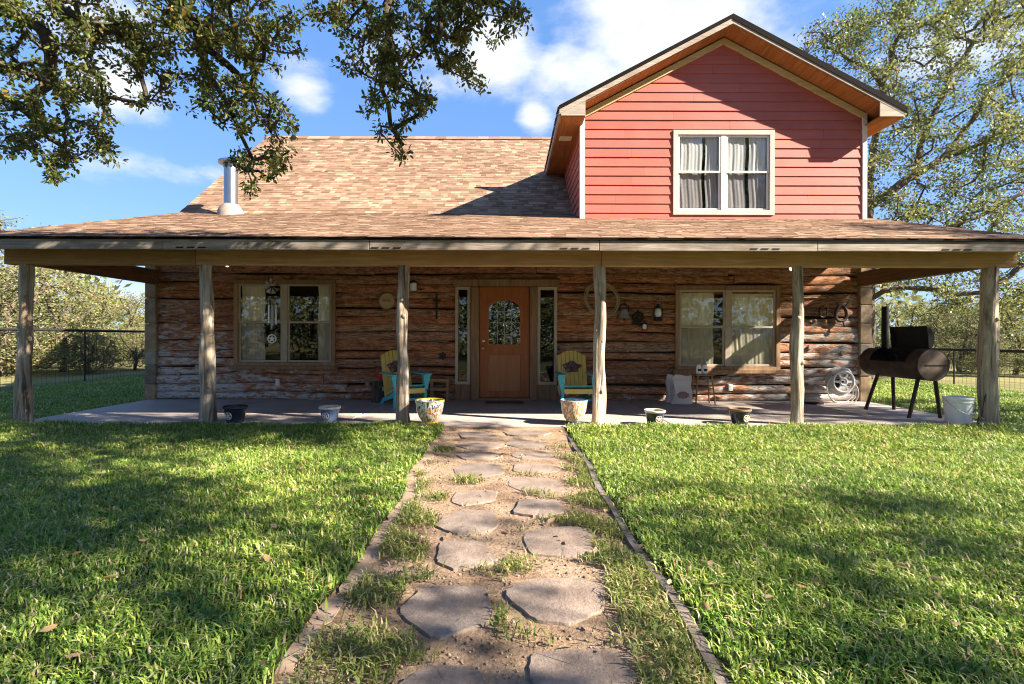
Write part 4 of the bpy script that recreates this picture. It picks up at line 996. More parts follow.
# ---- flagstones
stones = [  # x0,x1,y0(top),y1 in the photo
    (392, 500, 668, 712), (525, 640, 649, 700), (398, 496, 584, 641), (509, 612, 576, 631), (428, 502, 541, 571), (525, 595, 528, 561), (439, 501, 511, 537), (509, 571, 501, 520),
    (448, 501, 490, 507), (505, 568, 478, 494), (453, 508, 464, 478), (511, 562, 463, 475), (455, 503, 452, 462), (507, 556, 450, 461), (456, 502, 441.5, 450.5), (506, 553, 440, 448.5), (458, 500, 433.5, 440.5), (504, 551, 432, 439)]
words = ['first', 'second', 'third', 'fourth', 'fifth', 'sixth', 'seventh', 'eighth', 'ninth']
ysort = lambda y: F*H/(y-338)
rects = []
for i, (x0, x1, y0, y1) in enumerate(stones):
    dn, df = ysort(y1), ysort(y0); dm = (dn+df)/2; cxm = ((x0+x1)/2-508)*dm/F; hw = (x1-x0)/2*dm/F; hd = (df-dn)/2; rects.append((cxm, dm, hw, hd))
    rr = random.Random(100+i); n = rr.choice((5, 6, 7)); pts = []
    ph = rr.uniform(0, 1)
    for k in range(n):
        a = 2*math.pi*(k+ph+rr.uniform(-.22, .22))/n; e = 2/2.7
        ca, sa = math.cos(a), math.sin(a); q = rr.uniform(.84, 1.16)
        pts.append((math.copysign(abs(ca)**e, ca)*hw*q, math.copysign(abs(sa)**e, sa)*hd*q))
    for _ in range(1):
        pts = [tuple(Vector(pts[k]).lerp(Vector(pts[(k+1) % len(pts)]), f)) for k in range(len(pts)) for f in (.13, .87)]
    n = len(pts)
    # ragged outline
    ring = []
    for k in range(n):
        a, c = Vector(pts[k]), Vector(pts[(k+1) % n])
        for j in range(4): ring.append(a.lerp(c, j/4)+Vector((rr.uniform(-1, 1), rr.uniform(-1, 1)))*.005)
    zt = (.017 if i < 8 else .012)+rr.uniform(-.004, .004); grow_ = 1.06 if i < 8 else 1.12; hw *= grow_; hd *= grow_; tx, ty = rr.uniform(-.015, .015), rr.uniform(-.01, .01); m = len(ring); vs = []
    for s, z in ((1.01, -.01), (1.0, zt-.008), (.985, zt-.001), (.55, zt+.001)):
        vs += [(cxm+p_.x*s, dm+p_.y*s, z+(tx*p_.x+ty*p_.y if z > 0 else 0)+(rr.uniform(-.0015, .0015) if s < .99 else 0)) for p_ in ring]
    vs.append((cxm, dm, zt+.001)); fs = []
    for k in range(3): fs += [(k*m+j, k*m+(j+1) % m, (k+1)*m+(j+1) % m, (k+1)*m+j) for j in range(m)]
    fs += [(3*m+j, 3*m+(j+1) % m, 4*m) for j in range(m)]
    fl = empty('flagstone', (cxm, dm, 0), 'x', 'stone')
    bpy.data.objects.remove(fl)
    mb = MB(); mb.add([(x-cxm, y-dm, z) for x, y, z in vs], fs); o = mb.build('flagstone', M['flag'], smooth=35); o.location = (cxm, dm, .045*min(1, max(0, (dm-5.6)/.9))**1.5)
    side = 'left' if i % 2 == 0 else 'right'
    sz = 'big' if i < 4 else ('middling' if i < 10 else 'small')
    tag(o, f'{sz} tan flagstone in the {side} row of the path, {words[i//2]} from the camera', 'flagstone', 'flagstones of the garden path')
# ---- edging either side
b = MB(); y = 1.2; rr = random.Random(9)
while y < 6.5:
    L_ = min(rr.uniform(.9, 1.4), 6.52-y); ys = [y+.004+(L_-.008)*k/8 for k in range(9)]
    for k in range(8):
        a, c = ys[k], ys[k+1]; b.add([(xr(a)+dx, a, z) for dx, z in ((0, -.01), (.012, .024), (.06, .02), (.07, -.01))]+[(xr(c)+dx, c, z) for dx, z in ((0, -.01), (.012, .024), (.06, .02), (.07, -.01))], [(0, 1, 5, 4), (1, 2, 6, 5), (2, 3, 7, 6)])
    y += L_
o = b.build('path_edging', M['rubber']); tag(o, 'grey weathered edging strip between path and sunnier right lawn', 'edging')
b = MB(); y = 1.2
while y < 6.5:
    L_ = rr.uniform(.18, .42); w0 = rr.uniform(.09, .13); pts = []
    for k in range(10):
        a = 2*math.pi*k/10; e = .55; pts.append((xl(y+L_/2)+.02+math.copysign(abs(math.cos(a))**e, math.cos(a))*w0/2+rr.uniform(-.008, .008), y+L_/2+math.copysign(abs(math.sin(a))**e, math.sin(a))*L_*.48+rr.uniform(-.01, .01)))
    zt = rr.uniform(.006, .016); c = [sum(q[j] for q in pts)/10 for j in (0, 1)]
    vs = [(x, y_, -.005) for x, y_ in pts]+[(c[0]+(x-c[0])*.96, c[1]+(y_-c[1])*.97, zt) for x, y_ in pts]
    b.add(vs, [(k, (k+1) % 10, 10+(k+1) % 10, 10+k) for k in range(10)]+[tuple(range(10, 20))]); y += L_
o = b.build('path_edging', M['edgestone']); tag(o, 'broken row of flat tan border stones between path and shadier left lawn', 'edging')
# grass in the path
def on_path(p):
    x, y = p[:, 0], p[:, 1]; k = (x > vxl(y)+.06) & (x < vxr(y)-.0)
    for cx_, cy_, hw, hd in rects: k &= ~((np.abs(x-cx_) < hw*.97) & (np.abs(y-cy_) < hd*.97))
    u = (x-vxl(y))/(vxr(y)-vxl(y))
    edge = np.abs(u-.5)*2
    nse = np.sin(x*9+2.3*np.sin(y*4))*np.sin(y*6.5+x*3)+.5*np.sin(y*13+x*7)+rg.normal(0, .35, len(p))
    k &= nse+1.7*edge-.45-.42*np.clip(y-3.0, 0, 9)+(x > .1)*.15 > .60; return k
p = lawn_pts(60000, -.95, .8, 1.3, 5.6, rg, on_path)
V, Fs = blades(p, .045, np.full(len(p), .006), rg, 1.0); o = np_obj('path_grass', V, Fs, M['drygrass']); tag(o, 'thin yellowing grass growing between the flagstones', 'grass', kind='stuff')
# gravel crumbs
N = 9000; ico = np.array([(0, 0, 1), (.9, 0, .1), (-.2, .85, .15), (-.8, -.1, .05), (.1, -.9, .1), (0, 0, -.7)]); fi = np.array([(0, 1, 2), (0, 2, 3), (0, 3, 4), (0, 4, 1), (5, 2, 1), (5, 3, 2), (5, 4, 3), (5, 1, 4)])
pp = np.stack([rg.uniform(-.92, .78, N), 1.3+5.2*rg.random(N)**1.4, np.full(N, .006)], 1)
ok = np.ones(N, bool)
for cx_, cy_, hw, hd in rects: ok &= ~((np.abs(pp[:, 0]-cx_) < hw*.9) & (np.abs(pp[:, 1]-cy_) < hd*.9))
pp = pp[ok]; N = len(pp); sz = .003+.009*rg.random((N, 1, 1))**3; rot = rg.uniform(0, 6.28, N); cs, sn = np.cos(rot)[:, None], np.sin(rot)[:, None]
v0 = ico[None]*(1+rg.normal(0, .2, (N, 6, 1))); V = np.stack([v0[..., 0]*cs-v0[..., 1]*sn, v0[..., 0]*sn+v0[..., 1]*cs, v0[..., 2]*.7], 2)*sz+pp[:, None]
def gravel_mat():
    t = NT('gravel'); t.set(t.ramp(t.island(), [(0, (.11, .07, .045)), (.5, (.24, .165, .11)), (1, (.35, .27, .20))]), .9, 0, .2); return t.m
o = np_obj('path_gravel', V.reshape(-1, 3), [(np.arange(N)[:, None, None]*6+fi[None]).reshape(-1, 3)], gravel_mat()); tag(o, 'loose tan gravel and soil crumbs on the path', 'gravel', kind='stuff')
# straw caught in the lawn
p = lawn_pts(6500, -8, 8, 1.4, 6.5, rg, on_lawn); p[:, 2] += .03+.03*rg.random(len(p)); V, Fs = blades(p, .045, np.full(len(p), .004), rg, 1.5)
o = np_obj('dry_straw', V, Fs, M['litter']); tag(o, 'dry straw and dead blades caught in the lawn', 'straw', kind='stuff')
# fallen leaves
p = lawn_pts(620, -7, 7, 1.4, 6.4, rg, lambda p: np.abs(p[:, 0]) < 1.06*p[:, 1]+.3); p[:, 2] = np.where((p[:, 0] > XL) & (p[:, 0] < XR), .03, .07)
V, Fs = leaf_mesh(p, 1, .004, .052, rg, 0, True); V[:, 2] = np.repeat(p[:, 2], 6)+(V[:, 2]-np.repeat(p[:, 2], 6))*.45; o = np_obj('fallen_leaves', V, Fs, M['litter']); tag(o, 'dry brown oak leaves scattered over lawn and path', 'leaf litter', kind='stuff')

# ------------------------------------------------------------------ things on the porch
def star_emblem(parent, c, r, nrm):
    nrm = Vector(nrm).normalized(); x = Vector((0, 0, 1)).cross(nrm).normalized(); y = nrm.cross(x); c = Vector(c)
    mb = MB(); mb.tube([c+x*math.cos(2*math.pi*i/24)*r+y*math.sin(2*math.pi*i/24)*r for i in range(24)], r*.14, 6, closed=True)
    pts = []
    for i in range(10):
        a = math.pi/2+math.pi*i/5; q = r*(.92 if i % 2 == 0 else .38); pts.append(c+x*math.cos(a)*q+y*math.sin(a)*q-nrm*.004)
    mb.prism(pts, nrm*.014); return mb.build('star_emblem', M['emblem'], parent, local=True)
def star_pot(px, py, wpx, label, body, rim, side):
    d = F*1.15/(py-338); s = wpx*d/F*.92; e = empty('star_pot', ((px-508)*d/F, d, ZS), label, 'planter', 'star planters along the porch edge')
    R1 = s/2; h = s*.72
    mb = MB(); mb.lathe([(R1*.62, 0), (R1*.66, .01), (R1*.80, h*.5), (R1*.90, h*.85), (R1*.86, h*.85), (R1*.6, h*.2)], n=32); mb.build('bowl', M[body], e, smooth=40, local=True)
    mb = MB(); mb.lathe([(R1*.91, h*.83), (R1, h*.88), (R1*1.0, h*.97), (R1*.95, h), (R1*.87, h*.97), (R1*.86, h*.84)], n=32); mb.build('rim', M[rim], e, smooth=40, local=True)
    mb = MB(); mb.lathe([(R1*.855, h*.80), (R1*.855, h*.86), (.01, h*.88)], n=24); mb.build('soil', M['soil'], e, local=True)
    a = math.radians(-90+side); n = Vector((math.cos(a), math.sin(a), -.12)); star_emblem(e, (R1*.77*math.cos(a), R1*.77*math.sin(a), h*.45), R1*.30, n)
star_pot(235.5, 423, 25, 'dark navy star planter left of the doorway, beside the second post', 'navy', 'navy', -14)
star_pot(330, 422, 23, 'blue-grey star planter with cream rim below the left window', 'bluegrey', 'creamrim', -10)
star_pot(655, 424.5, 23, 'dark star planter with a cream rim, in front of the feed sacks', 'navy', 'creamrim', 12)
star_pot(740, 423.5, 24, 'navy star planter with brown rim, under the right window', 'navy', 'brownpot', 20)
def talavera_bowl(px, py, wpx, hpx, label, mt, rimm):
    d = F*1.15/(py-338); s = wpx*d/F; h = hpx*d/F; e = empty('painted_bowl', ((px-508)*d/F, d, ZS), label, 'planter', 'painted bowls flanking the path')
    r1 = s/2; mb = MB(); mb.lathe([(r1*.52, 0), (r1*.56, h*.08), (r1*.50, h*.12), (r1*.72, h*.3), (r1*.9, h*.58), (r1*.97, h*.85), (r1*1.0, h*.95), (r1*1.0, h), (r1*.93, h), (r1*.9, h*.8), (r1*.7, h*.3)], n=48)
    mb.build('bowl', mt, e, smooth=50, local=True)
    mb = MB(); mb.lathe([(r1*.9, h*.78), (r1*.9, h*.82), (.01, h*.84)], n=24); mb.build('soil', M['soil'], e, local=True)
    mb = MB(); mb.ring((0, 0, h), r1*.965, r1*.05, (0, 0, 1), 40, 8); mb.build('rim', M[rimm], e, smooth=True, local=True)
M['rimy'] = plain('yellow_rim_glaze', (.66, .47, .05), .2, var=.1); M['rimb'] = plain('blue_rim_glaze', (.16, .36, .50), .2, var=.2)
talavera_bowl(430, 424.5, 29, 24, 'cream painted bowl planter with yellow rim, by the left chair', talavera('talavera_cream', (.72, .68, .58), (.66, .47, .05), (.04, .07, .16), (.50, .13, .03), 0, .36, (.60, .38, .05), .64), 'rimy')
talavera_bowl(574, 424, 27, 24, 'orange painted bowl planter with blue rim, by the right chair', talavera('talavera_orange', (.68, .58, .44), (.08, .22, .38), (.52, .20, .03), (.50, .15, .04), 0, .36, (.03, .05, .16), .86), 'rimb')

def chair(loc, rz, label):
    e = empty('garden_armchair', loc, label, 'chair', 'turquoise and yellow armchairs on the porch', rz)
    # local: front is -y, seat slopes back; metres
    for sx in (-1, 1):
        mb = MB(); X = sx*.255; mb.box(X-.022, X+.022, -.34, -.25, 0, .54); mb.build('front_leg', M['turq'], e, bevel=.006, local=True)
        mb = MB(); mb.prism([(X-.06*sx, -.33, .30), (X-.06*sx, -.30, .36), (X-.06*sx, .46, .10), (X-.06*sx, .58, 0), (X-.06*sx, .46, 0), (X-.06*sx, .36, .06), (X-.06*sx, -.33, .22)], (-.025*sx, 0, 0)); mb.build('back_leg', M['turq'], e, bevel=.004, local=True)
        mb = MB(); mb.prism([(X-.05*sx, -.42, .54), (X+.075*sx, -.42, .54), (X+.095*sx, -.30, .54), (X+.06*sx, .1, .54), (X+.035*sx, .34, .54), (X-.025*sx, .34, .54), (X-.04*sx, .1, .54)], (0, 0, .025)); mb.build('armrest', M['turq'], e, bevel=.006, local=True)
        mb = MB(); mb.prism([(X+.023*sx, -.35, .535), (X+.023*sx, -.22, .535), (X+.023*sx, -.27, .36), (X+.023*sx, -.29, .36)], (.022*sx, 0, 0)); mb.build('arm_bracket', M['turq'], e, local=True)
        # gusset that flares the arm front
        mb = MB(); mb.prism([(X-.04*sx, -.352, .535), (X+.085*sx, -.352, .535), (X+.03*sx, -.352, .30), (X-.022*sx, -.352, .30)], (0, .012, 0)); mb.build('leg_flare', M['turq'], e, local=True)
    for k in range(6):
        y = -.335+k*.092; z = .345-k*.031
        mb = MB(); mb.bar((-.225, y, z+.02), (.225, y, z+.02), .082, .02, (0, .32, 1)); mb.build('seat_slat', M['turq'] if k == 0 else M['yellow_seat'], e, bevel=.005, local=True)
    mb = MB(); mb.box(-.232, .232, -.362, -.342, .245, .325); mb.build('seat_apron', M['yellow_seat'], e, bevel=.005, local=True)
    mb = MB(); mb.box(-.23, .23, -.30, -.28, .12, .16); mb.build('stretcher', M['turq'], e, bevel=.004, local=True)
    tilt = Matrix.Translation((0, .17, .17)) @ Matrix.Rotation(R(-18), 4, 'X')
    tops = (.70, .765, .79, .80, .79, .765, .70)
    for k in range(7):
        x = (k-3)*.073; h = tops[k]; n = 6
        prof = [(x-.034, 0), (x+.034, 0)]+[(x+.034-.068*j/n, h+(.012*math.sin(math.pi*j/n))+( (tops[min(k+1, 6)]-h)*.4*(1-j/n)+(tops[max(k-1, 0)]-h)*.4*(j/n))) for j in range(n+1)]
        mb = MB(); mb.prism([tilt @ Vector((p, 0, q)) for p, q in prof], tilt.to_3x3() @ Vector((0, .02, 0))); mb.build('back_slat', M['yellow'], e, bevel=.003, local=True)
    for z, m_ in ((.1, .27), (.40, .25)):
        mb = MB(); mb.box(-m_, m_, .021, .05, z, z+.06, tilt); mb.build('back_rail', M['turq'], e, bevel=.004, local=True)
    rr_ = random.Random(2); pts = []
    for k in range(22):
        a = 2*math.pi*k/22; q = 1+.14*math.sin(a*5)+rr_.uniform(-.08, .08); pts.append(tilt @ Vector((.155*math.cos(a)*q, -.006, .50+.10*math.sin(a)*q)))
    mb = MB(); mb.prism(pts, tilt.to_3x3() @ Vector((0, .005, 0))); mb.build('painted_panel', M['paint_dark'], e, local=True)
    return e
chair(((575-508)*8.45/F, 8.45, ZS), R(2), 'turquoise armchair with yellow slat back, facing forward just right of the door')
chair(((404-508)*8.45/F, 8.40, ZS), R(34), 'turquoise armchair turned sideways behind a porch post left of the door')
# red pot on a dark stump behind the left chair
st = empty('log_stool', ((379-508)*8.95/F, 8.95, ZS), 'dark sawn log stool behind the sideways armchair', 'stool')
b = MB(); b.lathe([(.13, 0), (.12, .2), (.125, .38), (.115, .39)], n=18); b.build('stump', M['bark'], st, smooth=40, local=True)
b = MB(); b.lathe([(.112, .385), (.112, .394)], n=18); b.build('cut_top', M['disc'], st, local=True)
rp = empty('red_pot', ((382-508)*8.9/F, 8.92, ZS+.395), 'small red enamel pot on the log stool behind the sideways chair', 'pot')
b = MB(); b.lathe([(.07, 0), (.09, .03), (.095, .13), (.105, .14), (.10, .15), (.085, .14), (.08, .03)], n=22); b.build('pot', M['red'], rp, smooth=40, local=True)
b = MB(); b.tube([(-.09, 0, .11), (-.13, 0, .11), (-.135, 0, .06), (-.09, 0, .05)], .008, 6); b.build('handle', M['red'], rp, smooth=True, local=True)
# sacks
def sack(px, d, w_, h_, dep, rz, seed, label):
    e = empty('feed_sack', ((px-508)*d/F, d, ZS), label, 'sack', 'feed sacks by the right window', rz)
    mb = MB(); rr_ = random.Random(seed); n, k = 14, 20; ph = [rr_.uniform(0, 6) for _ in range(5)]
    for i in range(n+1):
        t = i/n; wx = w_/2*(1-.10*t**3+.05*math.sin(t*6+ph[0])); wy = dep/2*(math.sqrt(max(0, 1-t**2.2))*.95+.03)*(.85+.35*math.sin(math.pi*min(1, t*1.2+.1)))
        for a in range(k):
            an = 2*math.pi*a/k; ca, sa = math.cos(an), math.sin(an); e_ = .55
            cr = 1+.07*math.sin(an*4+t*7+ph[1])+.05*math.sin(an*7-t*11+ph[2])+rr_.uniform(-.03, .03)
            mb.v.append(Vector((math.copysign(abs(ca)**e_, ca)*wx*cr, math.copysign(abs(sa)**e_, sa)*wy*cr+.02*math.sin(t*5+ph[3]), h_*t+(.03*math.sin(an+ph[4])+.02*math.sin(an*3+ph[0]))*t*t)))
    for i in range(n): mb.f += [(i*k+a, i*k+(a+1) % k, (i+1)*k+(a+1) % k, (i+1)*k+a) for a in range(k)]
    mb.f += [tuple(range(k)), tuple(n*k+a for a in range(k))]
    mb.build('bag', M['sack'], e, smooth=70, local=True)
    mb = MB()
    pts = [(w_*.30*math.cos(2*math.pi*i/20)*(1+.12*math.sin(i*2.1)), -dep*.56, h_*.34+h_*.13*math.sin(2*math.pi*i/20)*(1+.1*math.cos(i*3.3))) for i in range(20)]
    mb.prism(pts, (0, .03, 0)); mb.build('print_patch', M['sackprint'], e, local=True)
sack(672.5, 9.05, .22, .46, .16, R(10), 3, 'pale feed sack at the back, mostly hidden by the bigger sack')
sack(682, 8.82, .33, .48, .18, R(-6), 4, 'bigger pale feed sack with a dark print, leaning by the stool')
# small wooden stool and jars
sx_, sd = (703.5-508)*8.75/F, 8.78
e = empty('wooden_stool', (sx_, sd, ZS), 'small slatted wooden stool below the left pane of the right window', 'stool')
b = MB(); b.box(-.16, .16, -.12, .12, .50, .53); b.build('seat', M['brown_trim'], e, bevel=.006, local=True)
for sx in (-1, 1):
    for sy in (-1, 1):
        b = MB(); b.tube([(sx*.12, sy*.09, .505), (sx*.17, sy*.13, 0)], .014, 8); b.build('leg', M['brown_trim'], e, smooth=True, local=True)
for sy in (-1, 1):
    b = MB(); b.tube([(-.145, sy*.11, .26), (.145, sy*.11, .26)], .011, 8); b.build('stretcher', M['brown_trim'], e, smooth=True, local=True)
b = MB()
for k in range(4): b.box(-.14, .14, -.1+k*.055, -.06+k*.055, .275, .288)
b.build('lower_shelf', M['brown_trim'], e, local=True)
for dx, lab in ((-.055, 'white stoneware jar with wire bail, left one on the wooden stool'), (.05, 'white stoneware jar, right one on the wooden stool, nearer the sash')):
    j = empty('stoneware_jar', (sx_+dx-.02, sd-.01, ZS+.531), lab, 'jar', 'white jars on the wooden stool')
    b = MB(); b.lathe([(.04, 0), (.046, .015), (.046, .12), (.034, .145), (.034, .16)], n=18); b.build('body', M['jar'], j, smooth=40, local=True)
    b = MB(); b.lathe([(.037, .16), (.038, .175), (.02, .19), (.01, .20)], n=18); b.build('lid', M['tin'], j, smooth=40, local=True)
    b = MB(); b.box(-.028, .028, -.049, -.044, .05, .09); b.build('mark', M['iron'], j, local=True)
# doormat
b = MB(); b.box(-.42, .26, 0, .36, 0, .014); o = b.build('doormat', M['mat'], bevel=.004); o.location = (.02, 8.70, ZS+.001); tag(o, 'dark brown coir doormat lying before the front door', 'doormat')

# barrel grill
gx, g0, g1, gr, gz = 6.13, 7.20, 8.40, .232, H-.373
G = empty('barrel_grill', (gx, (g0+g1)/2, ZS), 'rusty barrel smoker grill with its lid up at the right end of the porch', 'grill')
def arc(mb, y0, y1, a0, a1, r, cx_, cz_, n=24, th=.006):
    o = len(mb.v); m = n+1
    for y in (y0, y1):
        for rr_ in (r, r-th):
            for i in range(m):
                a = R(a0+(a1-a0)*i/n); mb.v.append(Vector((cx_+rr_*math.cos(a), y, cz_+rr_*math.sin(a))))
    for i in range(n):
        mb.f += [(o+i, o+i+1, o+2*m+i+1, o+2*m+i), (o+m+i, o+m+i+1, o+3*m+i+1, o+3*m+i), (o+i, o+i+1, o+m+i+1, o+m+i), (o+2*m+i, o+2*m+i+1, o+3*m+i+1, o+3*m+i)]
    mb.f += [(o, o+m, o+3*m, o+2*m), (o+n, o+m+n, o+3*m+n, o+2*m+n)]
b = MB(); arc(b, g0, g0+.22, 0, 360, gr, gx, gz, 40); arc(b, g1-.24, g1, 0, 360, gr, gx, gz, 40); arc(b, g0+.222, g1-.242, 172, 430, gr, gx, gz, 40)
b.build('barrel', M['rust'], G, smooth=40)
b = MB(); b.lathe([(gr-.012, -.012), (gr-.004, 0), (gr*.8, .006), (.01, .008)], (gx, g0+.004, gz), 40, Matrix.Rotation(R(90), 3, 'X')); b.build('end_plate', M['capsteel'], G, smooth=30)
b = MB(); b.lathe([(gr-.008, -.006), (gr-.008, .006)], (gx, g1-.01, gz), 40, Matrix.Rotation(R(90), 3, 'X')); b.build('end_plate', M['rust'], G)
b = MB(); b.box(gx-.12, gx+gr-.03, g0-.012, g0-.004, gz-.006, gz+.006); b.build('plate_seam', M['soot'], G)
b = MB(); b.box(gx-gr+.03, gx+gr-.03, g0+.23, g1-.25, gz-.05, gz-.045); b.build('grate', M['soot'], G)
b = MB(); hx, hz = gx+.10, gz+gr*.80           # hinge line; lid stands up, hollow side to the left
arc(b, g0+.225, g1-.245, -48, 58, gr, hx-.13, hz+.19, 18)
for y in (g0+.225, g1-.25): b.prism([(hx-.13+gr*math.cos(R(-48+106*i/12)), y, hz+.19+gr*math.sin(R(-48+106*i/12))) for i in range(13)], (0, .005, 0))
b.build('lid', M['soot'], G, smooth=40)
b = MB(); b.tube([(gx+.115, g1-.12, gz+gr*.8), (gx+.115, g1-.12, H+.54)], .052, 16); b.build('smoke_stack', M['soot'], G, smooth=40)
for sx in (-1, 1):
    for y, s in ((g0+.12, -1), (g1-.28, 1)):
        b = MB(); b.tube([(gx+sx*.12, y, gz-gr*.8), (gx+(.17 if sx > 0 else -.29), y+s*.04, ZS)], .026, 8); b.build('leg', M['rust'], G, smooth=40)
# white bucket with a scraper
bx, by = (958.5-508)*6.86/F, 6.86
e = empty('white_bucket', (bx, by, ZS), 'white plastic bucket at the slab edge beneath the grill end', 'bucket')
b = MB(); b.lathe([(.138, 0), (.143, .01), (.166, .33), (.174, .335), (.174, .36), (.166, .365), (.158, .355), (.136, .02)], n=32); b.build('tub', M['white'], e, smooth=40, local=True)
b = MB(); b.lathe([(.166, .285), (.172, .29), (.172, .30), (.167, .305)], n=32); b.build('band', M['white'], e, smooth=40, local=True)
b = MB(); b.tube([Vector(((.176*math.cos(a)), -.176*abs(math.sin(a))-.005, .32-.17*abs(math.sin(a)))) for a in [math.pi*k/16 for k in range(17)]], .004, 6); b.build('bail_handle', M['tin'], e, smooth=True, local=True)
e = empty('grill_brush', (bx+.05, by-.24, ZS), 'dark long-handled grill brush leaning on the white bucket', 'brush')
b = MB(); b.tube([(.02, -.02, .10), (.22, .10, .58)], .008, 8); b.build('handle', M['iron'], e, smooth=True, local=True)
b = MB(); b.bar((-.03, -.05, .015), (.025, -.02, .115), .075, .025, (0, -1, .5)); b.build('brush_head', M['iron'], e, bevel=.006, local=True)
# hose reel on the wall
hx_, hz_ = (838-508)*9.1/F, H+(338-380)*9.1/F
e = empty('hose_reel', (hx_, 9.05, hz_), 'pale garden hose coiled on a round reel on the right part of the log wall', 'hose reel')
b = MB(); b.ring((0, -.10, 0), .185, .022, (0, 1, 0), 36, 8); b.ring((0, -.10, 0), .06, .02, (0, 1, 0), 20, 8)
for k in range(6): a = 2*math.pi*k/6; b.bar((.05*math.cos(a), -.10, .05*math.sin(a)), (.18*math.cos(a), -.10, .18*math.sin(a)), .035, .02, (0, 1, 0))
b.build('wheel', M['reel'], e, smooth=40, local=True)
b = MB(); rr_ = random.Random(8)
for k in range(9): b.ring((rr_.uniform(-.01, .01), -.085+.013*k, rr_.uniform(-.012, .012)), .215+rr_.uniform(-.012, .045), .010, (rr_.uniform(-.08, .08), 1, rr_.uniform(-.08, .08)), 40, 6)
for k in range(3): b.ring((-.03+.04*k, -.06+.02*k, -.13-.03*k), .24, .010, (.1*k-.1, 1, .1), 40, 6, 1.15)
b.build('hose', M['hose'], e, smooth=True, local=True)
b = MB(); b.box(-.05, .05, .02, .13, -.12, .12); b.bar((0, -.1, 0), (0, .1, 0), .03, .03); b.build('bracket', M['iron'], e, local=True)
b = MB(); b.lathe([(.17, 0), (.18, .04), (.15, .05), (.1, .05)], n=24); o = b.build('hose_pan', M['iron'], smooth=40); o.location = ((813-508)*8.9/F, 8.9, ZS); tag(o, 'shallow black pan on the slab left of the hose reel', 'pan')

# wind chime at the left window
wx, wd = (272-508)*8.4/F, 8.4; zz = lambda y: H+(338-y)*wd/F
e = empty('wind_chime', (wx, wd, zz(287)), 'windmill wind chime with pale tubes and star disc hanging before the left window', 'wind chime')
b = MB(); b.tube([(wx, wd, zz(279)), (wx, wd, 2.95)], .003, 6); b.build('cord', M['iron'], e)
b = MB()
for k in range(8):
    a = 2*math.pi*k/8+.2; c, s = math.cos(a), math.sin(a); c2, s2 = math.cos(a+.25), math.sin(a+.25); c1, s1 = math.cos(a-.22), math.sin(a-.22); z0 = zz(287); q = .125
    b.prism([(wx+.03*c, wd-.012, z0+.03*s), (wx+q*c1, wd-.035, z0+q*s1), (wx+q*1.05*c, wd-.012, z0+q*1.05*s), (wx+q*c2, wd+.02, z0+q*s2)], (0, .004, 0))
b.build('windmill', M['tin'], e)
for k, (dx, y1) in enumerate(((-.045, 324), (-.02, 328), (.02, 326), (.05, 325), (.0, 330))):
    b = MB(); yy = wd+(.03 if k % 2 else -.02); b.tube([(wx+dx, yy, zz(298)), (wx+dx, yy, zz(308))], .0025, 5); b.tube([(wx+dx, yy, zz(306)), (wx+dx, yy, zz(y1))], .013, 10); b.build('tube', M['tube'] if k in (0, 3) else M['tin'], e, smooth=40)
b = MB(); b.lathe([(.06, 0), (.07, .006), (.065, .012)], (wx, wd, zz(299)), 18); b.build('hanger_plate', M['iron'], e)
b = MB(); b.tube([(wx, wd, zz(299)), (wx, wd, zz(335))], .0025, 5); b.build('striker_cord', M['iron'], e)
b = MB(); c0 = Vector((wx, wd, zz(339.5))); b.ring(c0, .068, .010, (0, 1, 0), 28, 6)
pts = [c0+Vector((math.cos(math.pi/2+math.pi*i/5), 0, math.sin(math.pi/2+math.pi*i/5)))*(.066 if i % 2 == 0 else .027)+Vector((0, -.004, 0)) for i in range(10)]
b.prism(pts, (0, .008, 0)); b.build('star_disc', M['white'], e)

# wall things: lamp, log slice, cross, bells, lasso, lanterns, horseshoe
def W(px, py, off=.09): d = YW-off; return Vector(((px-508)*d/F, d, H+(338-py)*d/F))
c = W(413.5, 287); e = empty('wall_lamp', c, 'small porch lamp with frosted glass on the wall right of the round wood slice', 'lamp')
b = MB(); b.box(c.x-.05, c.x+.05, c.y+.06, c.y+.12, c.z-.07, c.z+.10); b.bar((c.x, c.y+.07, c.z+.08), (c.x, c.y-.03, c.z+.09), .02, .02); b.build('mount', M['iron'], e, bevel=.004)
b = MB(); b.lathe([(.05, -.075), (.065, -.06), (.06, .06), (.04, .075)], (c.x, c.y-.03, c.z), 16); b.build('shade', M['frost'], e, smooth=40)
b = MB(); b.lathe([(.07, .075), (.05, .1), (.012, .115)], (c.x, c.y-.03, c.z), 16); b.build('cap', M['iron'], e, smooth=40)
c = W(387, 301.5, .03); e = empty('log_slice', c, 'round pale wood slice plaque hanging left of the third porch post', 'plaque')
b = MB(); b.lathe([(.145, -.02), (.15, .0), (.145, .025)], c, 32, Matrix.Rotation(R(90), 3, 'X')); b.build('slice', M['disc'], e, smooth=40)
b = MB(); b.ring(c+Vector((0, -.022, 0)), .146, .012, (0, 1, 0), 32, 6); b.build('bark_ring', M['brown_trim'], e, smooth=True)
b = MB(); b.bar(c+Vector((-.075, -.028, .01)), c+Vector((.075, -.028, .01)), .006, .035, (0, 0, 1)); b.build('carving', M['brown_trim'], e)
c = W(436.5, 305, .03); b = MB(); b.box(-.018, .018, -.012, .012, -.27, .2); b.box(-.075, .075, -.0125, .0125, .06, .098); o = b.build('wall_cross', M['iron'], bevel=.006); o.location = c; tag(o, 'slim dark cross hanging on the logs left of the sidelight', 'cross')
c = W(443, 356, .03); e = empty('iron_hook', c, 'black iron star hook low on the logs beside the left sidelight', 'hook')
